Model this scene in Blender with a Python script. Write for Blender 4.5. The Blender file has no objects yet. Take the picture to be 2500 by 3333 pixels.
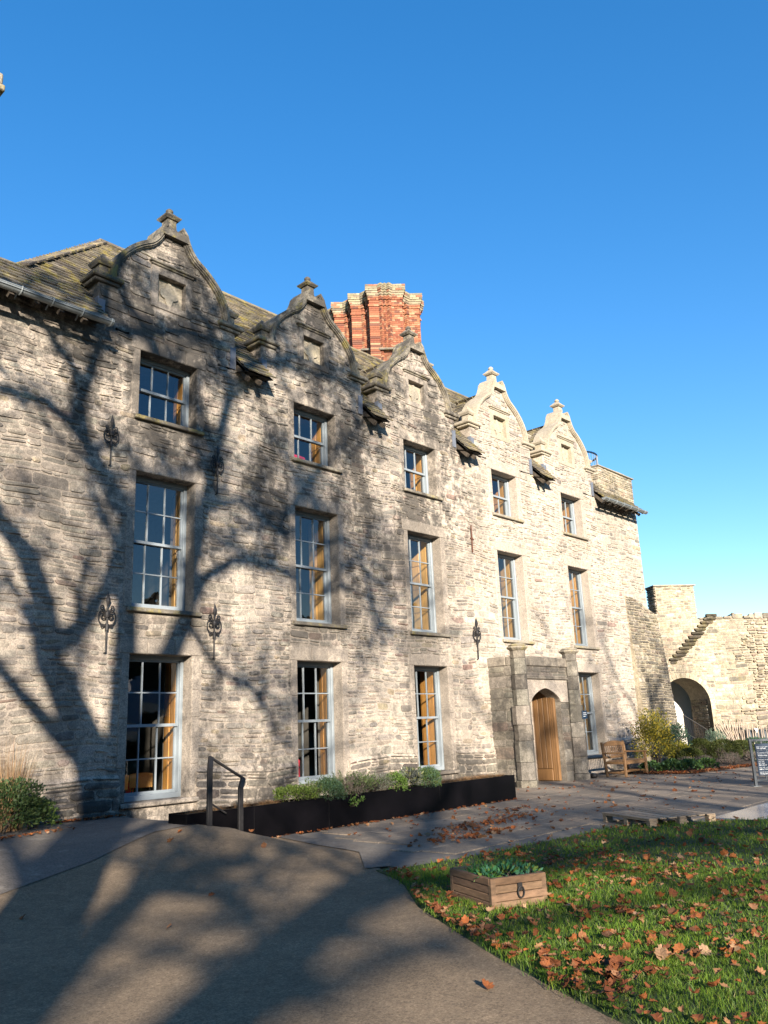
import bpy, math, random
import numpy as np
from mathutils import Vector, Matrix
R = math.radians
rnd = random.Random(7)
scene = bpy.context.scene
COL = scene.collection

# ------------------------------------------------------------------ camera
F_PX, W_PX = 2697.77, 2500.0
YAW, PITCH, ROLL = R(48.0697), R(14.6638), R(-2.3850)
CAM = Vector((0.0, -12.6, 1.5))
fw = Vector((math.sin(YAW)*math.cos(PITCH), math.cos(YAW)*math.cos(PITCH), math.sin(PITCH)))
rt = Vector((math.cos(YAW), -math.sin(YAW), 0)); up = rt.cross(fw)
rt2 = rt*math.cos(ROLL)+up*math.sin(ROLL); up2 = -rt*math.sin(ROLL)+up*math.cos(ROLL)
cd = bpy.data.cameras.new('camera'); cam = bpy.data.objects.new('camera', cd); COL.objects.link(cam)
cd.sensor_fit = 'HORIZONTAL'; cd.sensor_width = 36.0; cd.lens = 36.0*F_PX/W_PX
cd.clip_start = 0.05; cd.clip_end = 3000
m3 = Matrix((rt2, up2, -fw)).transposed().to_4x4(); m3.translation = CAM
cam.matrix_world = m3
scene.camera = cam

# ------------------------------------------------------------------ sky and sun
SUN_AZ, SUN_EL = R(35.5), R(16.5)          # direction the light travels in, from +Y towards +X
LD = Vector((math.sin(SUN_AZ)*math.cos(SUN_EL), math.cos(SUN_AZ)*math.cos(SUN_EL), -math.sin(SUN_EL)))
world = bpy.data.worlds.new('World'); scene.world = world; world.use_nodes = True
nt = world.node_tree; bg = nt.nodes['Background']
sky = nt.nodes.new('ShaderNodeTexSky'); sky.sky_type = 'NISHITA'; sky.sun_disc = False
sky.sun_elevation = SUN_EL; sky.sun_rotation = SUN_AZ+math.pi
sky.altitude = 0; sky.air_density = 1.0; sky.dust_density = 0.05; sky.ozone_density = 2.2
hs = nt.nodes.new('ShaderNodeHueSaturation'); hs.inputs['Saturation'].default_value = 1.52; hs.inputs['Hue'].default_value = .508
gm = nt.nodes.new('ShaderNodeGamma'); gm.inputs[1].default_value = .8; nt.links.new(sky.outputs[0], gm.inputs[0])
nt.links.new(gm.outputs[0], hs.inputs['Color']); nt.links.new(hs.outputs[0], bg.inputs[0]); bg.inputs[1].default_value = 0.105
sd = bpy.data.lights.new('sun', 'SUN'); sun = bpy.data.objects.new('sun', sd); COL.objects.link(sun)
sd.energy = 5.0; sd.angle = R(0.55); sd.color = (1.0, 0.885, 0.745)
sun.rotation_euler = LD.to_track_quat('-Z', 'Y').to_euler(); sun.location = (-20, -30, 30)
vs = scene.view_settings
vs.view_transform = 'Standard'; vs.look = 'None'; vs.gamma = 1.0; vs.use_curve_mapping = False
vs.exposure = 1.74
scene.cycles.max_bounces = 6; scene.cycles.transparent_max_bounces = 10
scene.cycles.use_denoising = True

# ------------------------------------------------------------------ helpers
ORG = {}
def link(o, parent=None):
    COL.objects.link(o)
    if parent is not None:
        o.parent = parent
        t = ORG.get(parent.name, Vector((0, 0, 0)))
        o.matrix_parent_inverse = Matrix.Translation(-t)
    return o
def thing(name, label, cat, loc=(0, 0, 0), group=None):
    o = bpy.data.objects.new(name, None); COL.objects.link(o)
    o.location = loc; o.empty_display_size = 0.2
    ORG[o.name] = Vector(loc)
    o['label'] = label; o['category'] = cat
    if group: o['group'] = group
    return o
def tag(o, label, cat, group=None):
    o['label'] = label; o['category'] = cat
    if group: o['group'] = group
    return o
def struct(o): o['kind'] = 'structure'; return o
def stuff(o): o['kind'] = 'stuff'; return o

class MB:
    def __init__(s): s.v = []; s.f = []; s.c = []
    def add(s, vs_, fs_, col=(1, 1, 1)):
        n = len(s.v); s.v.extend(vs_)
        for f in fs_: s.f.append(tuple(i+n for i in f)); s.c.append(col)
    def box(s, x0, x1, y0, y1, z0, z1, col=(1, 1, 1)):
        s.add([(x0,y0,z0),(x1,y0,z0),(x1,y1,z0),(x0,y1,z0),(x0,y0,z1),(x1,y0,z1),(x1,y1,z1),(x0,y1,z1)],
              [(0,3,2,1),(4,5,6,7),(0,1,5,4),(1,2,6,5),(2,3,7,6),(3,0,4,7)], col)
    def obox(s, c, ax, ay, az, hx, hy, hz, col=(1, 1, 1), ch=0.0):
        c = Vector(c); ax, ay, az = Vector(ax), Vector(ay), Vector(az)
        if ch <= 0:
            P = [c+ax*(sx*hx)+ay*(sy*hy)+az*(sz*hz) for sz in (-1,1) for sx, sy in ((-1,-1),(1,-1),(1,1),(-1,1))]
            s.add([tuple(p) for p in P], [(0,3,2,1),(4,5,6,7),(0,1,5,4),(1,2,6,5),(2,3,7,6),(3,0,4,7)], col)
        else:       # chamfered along its long edges and ends
            rings = []
            for z, k in ((-hz, ch), (-hz+ch, 0), (hz-ch, 0), (hz, ch)):
                r = []
                for sx, sy in ((-1,-1),(1,-1),(1,1),(-1,1)):
                    for q in (0, 1):
                        first = (sx*sy > 0) == (q == 0)
                        a, b = (hx-k-(0 if first else ch), hy-k-(ch if first else 0))
                        r.append(c+ax*(sx*max(a,.001))+ay*(sy*max(b,.001))+az*z)
                rings.append(r)
            V = [tuple(p) for r in rings for p in r]; Fc = [tuple(range(7,-1,-1)), tuple(range(24,32))]
            for k in range(3):
                for i in range(8): Fc.append((k*8+i, k*8+(i+1)%8, k*8+8+(i+1)%8, k*8+8+i))
            s.add(V, Fc, col)
    def cbox(s, x0, x1, y0, y1, z0, z1, col=(1, 1, 1), ch=0.01):
        s.obox(((x0+x1)/2,(y0+y1)/2,(z0+z1)/2), (1,0,0),(0,1,0),(0,0,1), abs(x1-x0)/2, abs(y1-y0)/2, abs(z1-z0)/2, col, ch)
    def tube(s, pts, rad, n=6, col=(1, 1, 1), cap=True):
        pts = [Vector(p) for p in pts]; m = len(pts)
        if not hasattr(rad, '__len__'): rad = [rad]*m
        V = []; prev = None
        for i, p in enumerate(pts):
            d = (pts[min(i+1,m-1)]-pts[max(i-1,0)])
            d = d.normalized() if d.length > 1e-9 else Vector((0,0,1))
            if prev is None:
                a = d.orthogonal().normalized()
            else:
                a = prev-d*prev.dot(d); a = a.normalized() if a.length > 1e-6 else d.orthogonal().normalized()
            prev = a; b = d.cross(a)
            for j in range(n):
                t = 2*math.pi*j/n
                V.append(tuple(p+(a*math.cos(t)+b*math.sin(t))*rad[i]))
        Fc = [(i*n+j, i*n+(j+1)%n, (i+1)*n+(j+1)%n, (i+1)*n+j) for i in range(m-1) for j in range(n)]
        if cap: Fc += [tuple(range(n-1,-1,-1)), tuple(range((m-1)*n, m*n))]
        s.add(V, Fc, col)
    def lathe(s, prof, c=(0, 0, 0), n=12, col=(1, 1, 1), sq=False):
        c = Vector(c); V = []; off = math.pi/4 if sq else 0
        if sq: n = 4
        for r, z in prof:
            for j in range(n):
                t = 2*math.pi*j/n+off
                rr = r*math.sqrt(2) if sq else r
                V.append((c.x+rr*math.cos(t), c.y+rr*math.sin(t), c.z+z))
        m = len(prof)
        Fc = [(i*n+j, i*n+(j+1)%n, (i+1)*n+(j+1)%n, (i+1)*n+j) for i in range(m-1) for j in range(n)]
        Fc += [tuple(range(n-1,-1,-1)), tuple(range((m-1)*n, m*n))]
        s.add(V, Fc, col)
    def prism(s, poly, fr, d0, d1, col=(1, 1, 1)):
        """poly in (u,v), extruded along the frame's normal from d0 to d1"""
        n = len(poly)
        V = [fr(u, v, d0) for u, v in poly]+[fr(u, v, d1) for u, v in poly]
        s.add(V, [tuple(range(n)), tuple(range(2*n-1,n-1,-1))]+[(i,i+n,(i+1)%n+n,(i+1)%n) for i in range(n)], col)
    def build(s, name, mat, parent=None, tint=False, smooth=False):
        me = bpy.data.meshes.new(name); me.from_pydata(s.v, [], s.f)
        if tint:
            a = me.attributes.new('tint', 'FLOAT_COLOR', 'FACE')
            arr = np.ones((len(s.f), 4), np.float32); arr[:, :3] = np.array(s.c, np.float32)
            a.data.foreach_set('color', arr.ravel())
        if smooth: me.polygons.foreach_set('use_smooth', np.ones(len(s.f), bool))
        me.materials.append(mat); me.update()
        return link(bpy.data.objects.new(name, me), parent)

def np_mesh(name, V, Fc, cols, mat, parent=None):
    """V (n,3), Fc (m,k) constant polygon size, cols (m,3)"""
    me = bpy.data.meshes.new(name); k = Fc.shape[1]; m = len(Fc)
    me.vertices.add(len(V)); me.vertices.foreach_set('co', V.astype(np.float32).ravel())
    me.loops.add(m*k); me.loops.foreach_set('vertex_index', Fc.astype(np.int32).ravel())
    me.polygons.add(m); me.polygons.foreach_set('loop_start', (np.arange(m)*k).astype(np.int32))
    me.update(calc_edges=True)
    a = me.attributes.new('tint', 'FLOAT_COLOR', 'FACE'); arr = np.ones((m, 4), np.float32); arr[:, :3] = cols
    a.data.foreach_set('color', arr.ravel())
    me.materials.append(mat)
    return link(bpy.data.objects.new(name, me), parent)

# ------------------------------------------------------------------ materials
class NT:
    def __init__(s, name):
        s.m = bpy.data.materials.new(name); s.m.use_nodes = True; s.t = s.m.node_tree
        s.bsdf = s.t.nodes['Principled BSDF']; s.out = s.t.nodes['Material Output']
        s.bsdf.inputs['Specular IOR Level'].default_value = 0.3
    def n(s, typ, **kw):
        n = s.t.nodes.new(typ)
        for k, v in kw.items(): setattr(n, k, v)
        return n
    def l(s, a, b): s.t.links.new(a, b)
    def pos(s, scale=(1, 1, 1)):
        g = s.n('ShaderNodeNewGeometry'); mp = s.n('ShaderNodeMapping'); mp.inputs['Scale'].default_value = scale
        s.l(g.outputs['Position'], mp.inputs['Vector']); return mp.outputs[0]
    def noise(s, vec, scale, detail=4, rough=.6):
        n = s.n('ShaderNodeTexNoise'); n.inputs['Scale'].default_value = scale
        n.inputs['Detail'].default_value = detail; n.inputs['Roughness'].default_value = rough
        s.l(vec, n.inputs['Vector']); return n.outputs['Fac']
    def ramp(s, fac, stops):
        r = s.n('ShaderNodeValToRGB'); el = r.color_ramp.elements
        while len(el) < len(stops): el.new(0.5)
        for e, (p, c) in zip(el, stops):
            e.position = p; e.color = (c[0], c[1], c[2], 1) if hasattr(c, '__len__') else (c, c, c, 1)
        s.l(fac, r.inputs[0]); return r.outputs[0]
    def mix(s, a, b, fac, mode='MIX'):
        n = s.n('ShaderNodeMix', data_type='RGBA', blend_type=mode)
        for sock, v in ((n.inputs[0], fac), (n.inputs[6], a), (n.inputs[7], b)):
            if hasattr(v, 'links') or hasattr(v, 'is_linked'): s.l(v, sock)
            elif hasattr(v, '__len__'): sock.default_value = (v[0], v[1], v[2], 1)
            else: sock.default_value = v
        return n.outputs[2]
    def math(s, op, a, b=None, clamp=False):
        n = s.n('ShaderNodeMath', operation=op, use_clamp=clamp)
        for i, v in enumerate((a, b)):
            if v is None: continue
            if hasattr(v, 'is_linked'): s.l(v, n.inputs[i])
            else: n.inputs[i].default_value = v
        return n.outputs[0]
    def attr(s, name='tint'):
        n = s.n('ShaderNodeAttribute', attribute_name=name); return n.outputs['Color']
    def bump(s, h, strength=.4, dist=.01):
        b = s.n('ShaderNodeBump'); b.inputs['Strength'].default_value = strength; b.inputs['Distance'].default_value = dist
        s.l(h, b.inputs['Height']); s.l(b.outputs[0], s.bsdf.inputs['Normal'])
    def color(s, c):
        if hasattr(c, 'is_linked'): s.l(c, s.bsdf.inputs['Base Color'])
        else: s.bsdf.inputs['Base Color'].default_value = (*c, 1)
    def rough(s, r): s.bsdf.inputs['Roughness'].default_value = r

def simple(name, col, rough=.7, var=.25, scale=8, bump=.2, bscale=60, tint=False, metal=0, stretch=(1, 1, 1), dist=.004):
    M = NT(name); v = M.pos(stretch); col = [x*.66 for x in col]
    base = M.mix((1, 1, 1), M.attr(), 1.0, 'MULTIPLY') if tint else None
    c = M.ramp(M.noise(v, scale), [(.3, [x*(1-var) for x in col]), (.7, [min(1, x*(1+var)) for x in col])])
    if base is not None: c = M.mix(c, base, 1.0, 'MULTIPLY')
    M.color(c); M.rough(rough); M.bsdf.inputs['Metallic'].default_value = metal
    if bump: M.bump(M.noise(v, bscale), bump, dist)
    return M.m

def stone_mat(name, col, tint, stain=1.0, zone=True, lichen=0.0, fine=.35, bstr=.6):
    """weathered masonry: own colour x tint, grain, dark crust patches, pale lime bloom"""
    M = NT(name); p = M.pos()
    c = M.ramp(M.noise(p, 9, 6, .65), [(.28, [x*(1-fine) for x in col]), (.72, [x*(1+fine) for x in col])])
    if tint: c = M.mix(c, M.attr(), 1.0, 'MULTIPLY')
    spk = M.noise(p, 45, 3, .7)
    c = M.mix(c, M.ramp(spk, [(.36, .58), (.6, 1.12)]), 1.0, 'MULTIPLY')
    # dark weathering crust, stretched down the wall
    n1 = M.noise(M.pos((.55, .55, .30)), 1.0, 5, .62)
    n2 = M.noise(p, 5.5, 5, .7)
    s = M.math('ADD', M.math('MULTIPLY', n1, .62), M.math('MULTIPLY', n2, .38))
    mask = M.ramp(s, [(.455, 0.0), (.535, 1.0)])
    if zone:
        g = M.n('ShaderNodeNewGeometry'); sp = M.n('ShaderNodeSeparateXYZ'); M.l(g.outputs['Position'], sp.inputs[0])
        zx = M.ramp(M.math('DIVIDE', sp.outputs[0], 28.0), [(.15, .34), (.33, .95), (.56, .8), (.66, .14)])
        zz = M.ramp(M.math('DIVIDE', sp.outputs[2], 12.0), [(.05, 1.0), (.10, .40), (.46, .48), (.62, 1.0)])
        pale = M.ramp(M.math('DIVIDE', sp.outputs[0], 28.0), [(.50, .94), (.66, 1.14)]); c = M.mix(c, pale, 1.0, 'MULTIPLY')  # brighter sunlight on the right half painted in: colour lightens along the facade
        f = M.math('MULTIPLY', M.math('MULTIPLY', zx, zz), 2.1*stain, True)  # crust strongest high in the middle bays, partly painting in tree shade there
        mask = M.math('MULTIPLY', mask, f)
    else:
        mask = M.math('MULTIPLY', mask, stain*.8)
    c = M.mix(c, (.066, .062, .056), M.math('MULTIPLY', mask, .88))
    lime = M.ramp(M.noise(p, 2.3, 6, .7), [(.58, 0.0), (.70, .35)])
    c = M.mix(c, (.55, .50, .42), lime)
    if lichen:
        li = M.ramp(M.noise(p, 3.0, 6, .75), [(.52, 0.0), (.62, lichen)])
        c = M.mix(c, (.34, .29, .07), li)
    c = M.mix(c, (.71, .69, .67), 1.0, 'MULTIPLY')
    M.color(c); M.rough(.92)
    h = M.math('ADD', M.math('MULTIPLY', M.noise(p, 14, 5, .7), .7), M.math('MULTIPLY', spk, .3))
    h = M.math('ADD', h, M.math('MULTIPLY', n2, .8)); M.bump(h, bstr, .035)
    return M.m

def leaf_mat(name, col, tint=True, trans=.35, rough=.6, objrand=None):
    M = NT(name)
    if objrand:
        oi = M.n('ShaderNodeObjectInfo'); c = M.ramp(oi.outputs['Random'], objrand)
        c = M.mix(c, M.ramp(M.noise(M.pos(), 60, 3), [(.3, .55), (.7, 1.0)]), 1.0, 'MULTIPLY')
    elif tint:
        c = M.mix(tuple(x*.9 for x in col), M.attr(), 1.0, 'MULTIPLY')
    else: c = M.mix(col, (1, 1, 1), 0.0)
    M.color(c); M.rough(rough)
    tr = M.n('ShaderNodeBsdfTranslucent'); M.l(c, tr.inputs[0])
    mx = M.n('ShaderNodeMixShader'); mx.inputs[0].default_value = trans
    M.l(M.bsdf.outputs[0], mx.inputs[1]); M.l(tr.outputs[0], mx.inputs[2]); M.l(mx.outputs[0], M.out.inputs[0])
    return M.m

def glass_mat():
    M = NT('window_glass')
    lw = M.n('ShaderNodeLayerWeight'); lw.inputs[0].default_value = .5
    fac = M.math('ADD', M.math('MULTIPLY', M.math('POWER', lw.outputs['Facing'], 4.0), .85), .10, True)
    gl = M.n('ShaderNodeBsdfGlossy'); gl.inputs['Roughness'].default_value = 0.0
    gl.inputs['Color'].default_value = (.95, .97, 1, 1)
    b = M.n('ShaderNodeBump'); b.inputs['Strength'].default_value = .06; b.inputs['Distance'].default_value = .02
    M.l(M.noise(M.pos(), 3.0, 2), b.inputs['Height']); M.l(b.outputs[0], gl.inputs['Normal'])
    tr = M.n('ShaderNodeBsdfTransparent'); tr.inputs[0].default_value = (.93, .95, .94, 1)
    mx = M.n('ShaderNodeMixShader'); M.l(fac, mx.inputs[0]); M.l(tr.outputs[0], mx.inputs[1]); M.l(gl.outputs[0], mx.inputs[2])
    M.l(mx.outputs[0], M.out.inputs[0]); return M.m

def brick_mat():
    M = NT('brick'); p = M.pos()
    c = M.mix(M.attr(), M.ramp(M.noise(p, 30, 4), [(.3, .5), (.7, .88)]), 1.0, 'MULTIPLY')
    M.color(c); M.rough(.9); M.bump(M.noise(p, 60), .4, .006); return M.m

MT = {}
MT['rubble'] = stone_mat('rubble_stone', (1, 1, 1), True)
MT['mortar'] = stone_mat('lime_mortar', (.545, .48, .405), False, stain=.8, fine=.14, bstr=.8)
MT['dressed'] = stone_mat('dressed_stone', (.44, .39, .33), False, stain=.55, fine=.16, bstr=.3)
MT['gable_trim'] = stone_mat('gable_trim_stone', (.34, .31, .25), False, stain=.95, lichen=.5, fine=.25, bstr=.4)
MT['porch'] = stone_mat('porch_stone', (1, 1, 1), True, stain=.9, zone=False, fine=.3)
MT['porch_mortar'] = stone_mat('porch_mortar', (.29, .26, .215), False, stain=.7, zone=False)
MT['tower'] = stone_mat('tower_stone', (1, 1, 1), True, stain=.45, zone=False, lichen=.2)
MT['tower_mortar'] = stone_mat('tower_mortar', (.48, .42, .31), False, stain=.35, zone=False)
MT['tile'] = stone_mat('stone_tile', (1, 1, 1), True, stain=.6, zone=False, lichen=.75, fine=.3)
MT['under'] = simple('roof_felt', (.03, .028, .025), .95)
MT['paint'] = simple('blue_grey_paint', (.30, .345, .375), .42, .06, 6, .05)
MT['timber_gold'] = simple('golden_timber', (.78, .40, .11), .45, .22, 5, .15, 50, stretch=(6, 6, .6))
MT['timber_b'] = simple('honey_timber', (.70, .34, .09), .45, .25, 5, .15, 50, stretch=(6, 6, .6)); MT['timber_c'] = simple('pale_timber', (.85, .50, .18), .45, .2, 5, .15, 50, stretch=(6, 6, .6))
MT['door_wood'] = simple('oak_door', (.235, .125, .05), .5, .25, 6, .2, 60, tint=True, stretch=(9, 9, .5))
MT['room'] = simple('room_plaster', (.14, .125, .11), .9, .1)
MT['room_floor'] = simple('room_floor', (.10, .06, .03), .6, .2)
MT['glass'] = glass_mat()
MT['iron'] = simple('black_iron', (.028, .026, .026), .55, .3, 20, .3, 90)
MT['rust'] = simple('rusty_iron', (.12, .045, .025), .8, .35, 20, .4, 90)
MT['lead'] = simple('lead_sheet', (.16, .18, .22), .5, .2, 6, .15, 20)
MT['gutter'] = simple('zinc_gutter', (.30, .33, .34), .45, .15, 10, .1, 40, metal=.3)
MT['brick'] = brick_mat()
MT['brick_mortar'] = simple('brick_mortar', (.45, .36, .26), .95, .2)
MT['black_metal'] = simple('dark_planter_metal', (.0035, .003, .004), .45, .4, 3, .03, 15); MT['black_metal'].node_tree.nodes['Principled BSDF'].inputs['Specular IOR Level'].default_value = .12
MT['soil'] = simple('soil', (.06, .04, .028), .95, .3, 20, .6, 60)
MT['crate'] = simple('crate_board', (.20, .125, .075), .75, .3, 5, .3, 50, tint=True, stretch=(2, 2, 9))
MT['pallet'] = simple('pallet_board', (.44, .34, .24), .85, .3, 7, .3, 60, tint=True, stretch=(2, 2, 8))
MT['bench'] = simple('bench_timber', (.25, .14, .065), .55, .25, 6, .15, 60, stretch=(3, 3, 3))
MT['chairwood'] = simple('chair_plywood', (.85, .45, .14), .5, .15, 6, .05)
MT['red'] = simple('red_cloth', (.85, .03, .08), .8, .2)
MT['post_grey'] = simple('slate_grey_metal', (.07, .085, .10), .5, .15)
MT['navy'] = simple('navy_panel', (.012, .035, .075), .4, .08)
MT['white'] = simple('white_lettering', (.75, .78, .8), .6, .03)
MT['bark'] = simple('bark', (.10, .08, .06), .95, .4, 12, .8, 40, stretch=(3, 3, .6), dist=.02)
MT['leaf'] = leaf_mat('foliage', (1, 1, 1))
MT['grass'] = leaf_mat('grass_blades', (1, 1, 1), trans=.45, rough=.5)
MT['dead_leaf'] = leaf_mat('dead_leaf', (1, 1, 1), trans=.2, rough=.75,
    objrand=[(0.0, (.11, .036, .014)), (.3, (.20, .062, .018)), (.52, (.27, .09, .024)), (.70, (.20, .10, .05)), (.88, (.30, .19, .11)), (1.0, (.075, .03, .014))])
MT['dead_stuff'] = leaf_mat('dead_leaf_litter', (1, 1, 1), trans=.2, rough=.75)
MT['stick'] = simple('cleft_chestnut', (.42, .34, .27), .85, .25, 8, .3, 50)

# ------------------------------------------------------------------ masonry generator
def frame(o, u, v, n):
    o, u, v, n = Vector(o), Vector(u), Vector(v), Vector(n)
    def f(a, b, d=0.0): return tuple(o+u*a+v*b+n*d)
    return f
def wob(u, v):
    return (.022*math.sin(1.7*u+2.3*v)+.016*math.sin(4.1*u-1.9*v+1), .034*math.sin(.9*u+1.1*v)+.018*math.sin(2.7*u+.6*v+2)+.010*math.sin(6.3*u+1.7*v))
def stone_geo(fr, u0, u1, v0, v1, depth, rg, g=.008, bow=1.0):
    w, h = u1-u0, v1-v0
    j = lambda a: rg.uniform(-a, a)
    cw = min(w*.28, .07); chh = min(h*.34, .05)
    ring = [(u0+g, v0+g+chh*rg.uniform(.3,1)), (u0+g+cw*rg.uniform(.3,1), v0+g), (u1-g-cw*rg.uniform(.3,1), v0+g), (u1-g, v0+g+chh*rg.uniform(.3,1)),
            (u1-g, v1-g-chh*rg.uniform(.3,1)), (u1-g-cw*rg.uniform(.3,1), v1-g), (u0+g+cw*rg.uniform(.3,1), v1-g), (u0+g, v1-g-chh*rg.uniform(.3,1))]
    ring = [(a+j(.008), b+j(.007)) for a, b in ring]
    cu, cv = (u0+u1)/2, (v0+v1)/2
    V = []
    for a, b in ring:
        da, db = wob(a, b); V.append(fr(a+da*bow, b+db*bow, -.012))
    tl = j(.006); tv = j(.006)
    for a, b in ring:
        k = max(.72, 1-.016/max(h, .05)); a2, b2 = cu+(a-cu)*(1-.016/max(w, .06)), cv+(b-cv)*k
        da, db = wob(a2, b2)
        V.append(fr(a2+da*bow, b2+db*bow, depth*rg.uniform(.6, 1.0)+tl*(a2-cu)/max(w,.05)*2+tv*(b2-cv)/max(h,.05)*2))
    da, db = wob(cu, cv); V.append(fr(cu+da*bow, cv+db*bow, depth*1.15))
    Fc = [(i, (i+1)%8, 8+(i+1)%8, 8+i) for i in range(8)]+[(8+i, 8+(i+1)%8, 16) for i in range(8)]
    return V, Fc
def rubble_rows(u0, u1, v0, v1, spans, rg, hr=(.06, .15), lr=(.14, .46)):
    """spans(v) -> list of (ua,ub) where the wall has masonry at that height; yields stone rectangles"""
    if v1-v0 > 1.6 and u1-u0 > 3:      # patchwork of lifts, each built in separate lengths
        out = []; va = v0
        while va < v1-.01:
            vb = va+rg.uniform(.5, 1.1)
            if v1-vb < .4: vb = v1
            ua = u0
            while ua < u1-.01:
                ub = ua+rg.uniform(1.2, 3.2)
                if u1-ub < .8: ub = u1
                def sub(v, ua=ua, ub=ub): return [(max(a, ua), min(c, ub)) for a, c in spans(v) if min(c, ub)-max(a, ua) > .04]
                k_ = rg.uniform(.65, 1.3)
                out += rubble_rows(0, .1, va, vb, sub, rg, (hr[0]*k_, hr[1]*k_), (lr[0]*k_, lr[1]*k_)); ua = ub
            va = vb
        return out
    out = []; v = v0
    while v < v1-.03:
        h = rg.uniform(*hr)
        if v+h > v1-.04: h = v1-v
        for a, b in spans(v+h/2):
            u = a
            while u < b-.03:
                l = rg.uniform(*lr)*(.75+h*3)
                if b-(u+l) < .09: l = b-u
                if h > .115 and l > .2 and rg.random() < .3:      # two thin stones in place of one
                    q = h*rg.uniform(.38, .62); out += [(u, u+l, v, v+q), (u, u+l, v+q, v+h)]
                else: out.append((u, u+l, v, v+h))
                u += l
        v += h
    return out
def cut(base, holes):
    segs = [base]
    for h0, h1 in holes:
        nx = []
        for a, b in segs:
            if h1 <= a or h0 >= b: nx.append((a, b)); continue
            if h0 > a+.04: nx.append((a, h0))
            if h1 < b-.04: nx.append((h1, b))
        segs = nx
    return segs
def seen_area(p, w, h, n):
    d = Vector(p)-CAM; L = d.length
    dd = d.normalized()
    xx, yy, zz = d.dot(rt2), d.dot(up2), d.dot(fw)
    if zz <= 0 or abs(xx/zz*F_PX) > 1290 or abs(yy/zz*F_PX) > 1700: return 0
    return w*h*abs(dd.dot(Vector(n)))/(L*L)
def place_pieces(pieces, name, mat, parent, limit, stuffname):
    """pieces: (area, V, F, col). The largest in view become parts; the rest are joined."""
    pieces.sort(key=lambda q: -q[0])
    rest = MB()
    for k, (a, V, Fc, c) in enumerate(pieces):
        if k < limit and a > 0:
            b = MB(); b.add(V, Fc, c); b.build(name, mat, parent, tint=True)
        else: rest.add(V, Fc, c)
    if rest.f: stuff(rest.build(stuffname, mat, parent, tint=True))
def pick(rg, pal, jit=.12):
    t = rg.random()*sum(p[0] for p in pal)
    for w, c in pal:
        t -= w
        if t <= 0: break
    k = 1+rg.uniform(-jit, jit)
    return tuple(min(.9, x*k*(1+rg.uniform(-.03, .03))) for x in c)
PAL_WALL = [(5, (.41, .375, .32)), (4, (.47, .43, .36)), (4, (.345, .32, .28)), (1.5, (.38, .315, .265)), (1.2, (.43, .36, .25)), (4, (.53, .485, .41)), (1.4, (.21, .195, .175)), (.5, (.30, .20, .165)), (2, (.29, .27, .245))]
PAL_PORCH = [(4, (.235, .215, .18)), (3, (.18, .165, .14)), (2, (.31, .28, .235)), (1, (.20, .16, .13))]
PAL_TOWER = [(5, (.46, .415, .325)), (4, (.39, .35, .28)), (3, (.54, .495, .405)), (2, (.31, .28, .225)), (1, (.38, .29, .23)), (1.5, (.22, .20, .165))]
PAL_TILE = [(5, (.22, .195, .15)), (4, (.27, .235, .165)), (3, (.17, .15, .12)), (2, (.32, .27, .17))]
PAL_BRICK = [(6, (.31, .115, .062)), (4, (.37, .16, .085)), (3, (.25, .085, .05)), (3, (.39, .22, .13)), (1.5, (.16, .07, .05))]

# ------------------------------------------------------------------ ground
def ss(t): t = max(0.0, min(1.0, t)); return t*t*(3-2*t)
def hgt(x, y):
    return .33*(1-ss((x-7.25)/1.0))*ss((y+5.75)/3.5)
def tarmac_mat():
    M = NT('tarmac'); p = M.pos()
    c = M.ramp(M.noise(p, 75, 6, .85), [(.34, (.085, .060, .037)), (.46, (.17, .122, .076)), (.54, (.215, .158, .10)), (.66, (.32, .25, .165))])
    c = M.mix(c, M.ramp(M.noise(p, 1.1, 6, .7), [(.3, .74), (.7, 1.2)]), 1.0, 'MULTIPLY')
    c = M.mix(c, M.ramp(M.noise(p, 9, 4, .7), [(.3, .78), (.7, 1.12)]), 1.0, 'MULTIPLY')
    c = M.mix(c, M.ramp(M.noise(p, 34, 5, .85), [(.36, .62), (.5, .92), (.64, 1.18)]), 1.0, 'MULTIPLY')
    M.color(c); M.rough(.95); M.bump(M.noise(p, 85, 5, .8), .7, .010); return M.m
def earth_mat():
    M = NT('grass_ground'); p = M.pos()
    c = M.ramp(M.noise(p, 5, 6, .7), [(.3, (.022, .036, .010)), (.7, (.040, .060, .016))])
    M.color(c); M.rough(.95); M.bump(M.noise(p, 40), .6, .02); return M.m
MT['tarmac'] = tarmac_mat(); MT['lawn'] = earth_mat()
MT['slab'] = stone_mat('paving_slab', (1, 1, 1), True, stain=.35, zone=False, fine=.14, bstr=.12)
MT['joint'] = simple('paving_joint', (.20, .178, .15), .95, .2)
MT['concrete'] = stone_mat('concrete_strip', (.22, .195, .165), False, stain=.35, zone=False, fine=.12, bstr=.12)
MT['wet'] = simple('smooth_grey_slab', (.30, .32, .36), .22, .08, 3, .03, 30); MT['wet'].node_tree.nodes['Principled BSDF'].inputs['Specular IOR Level'].default_value = .9

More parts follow.
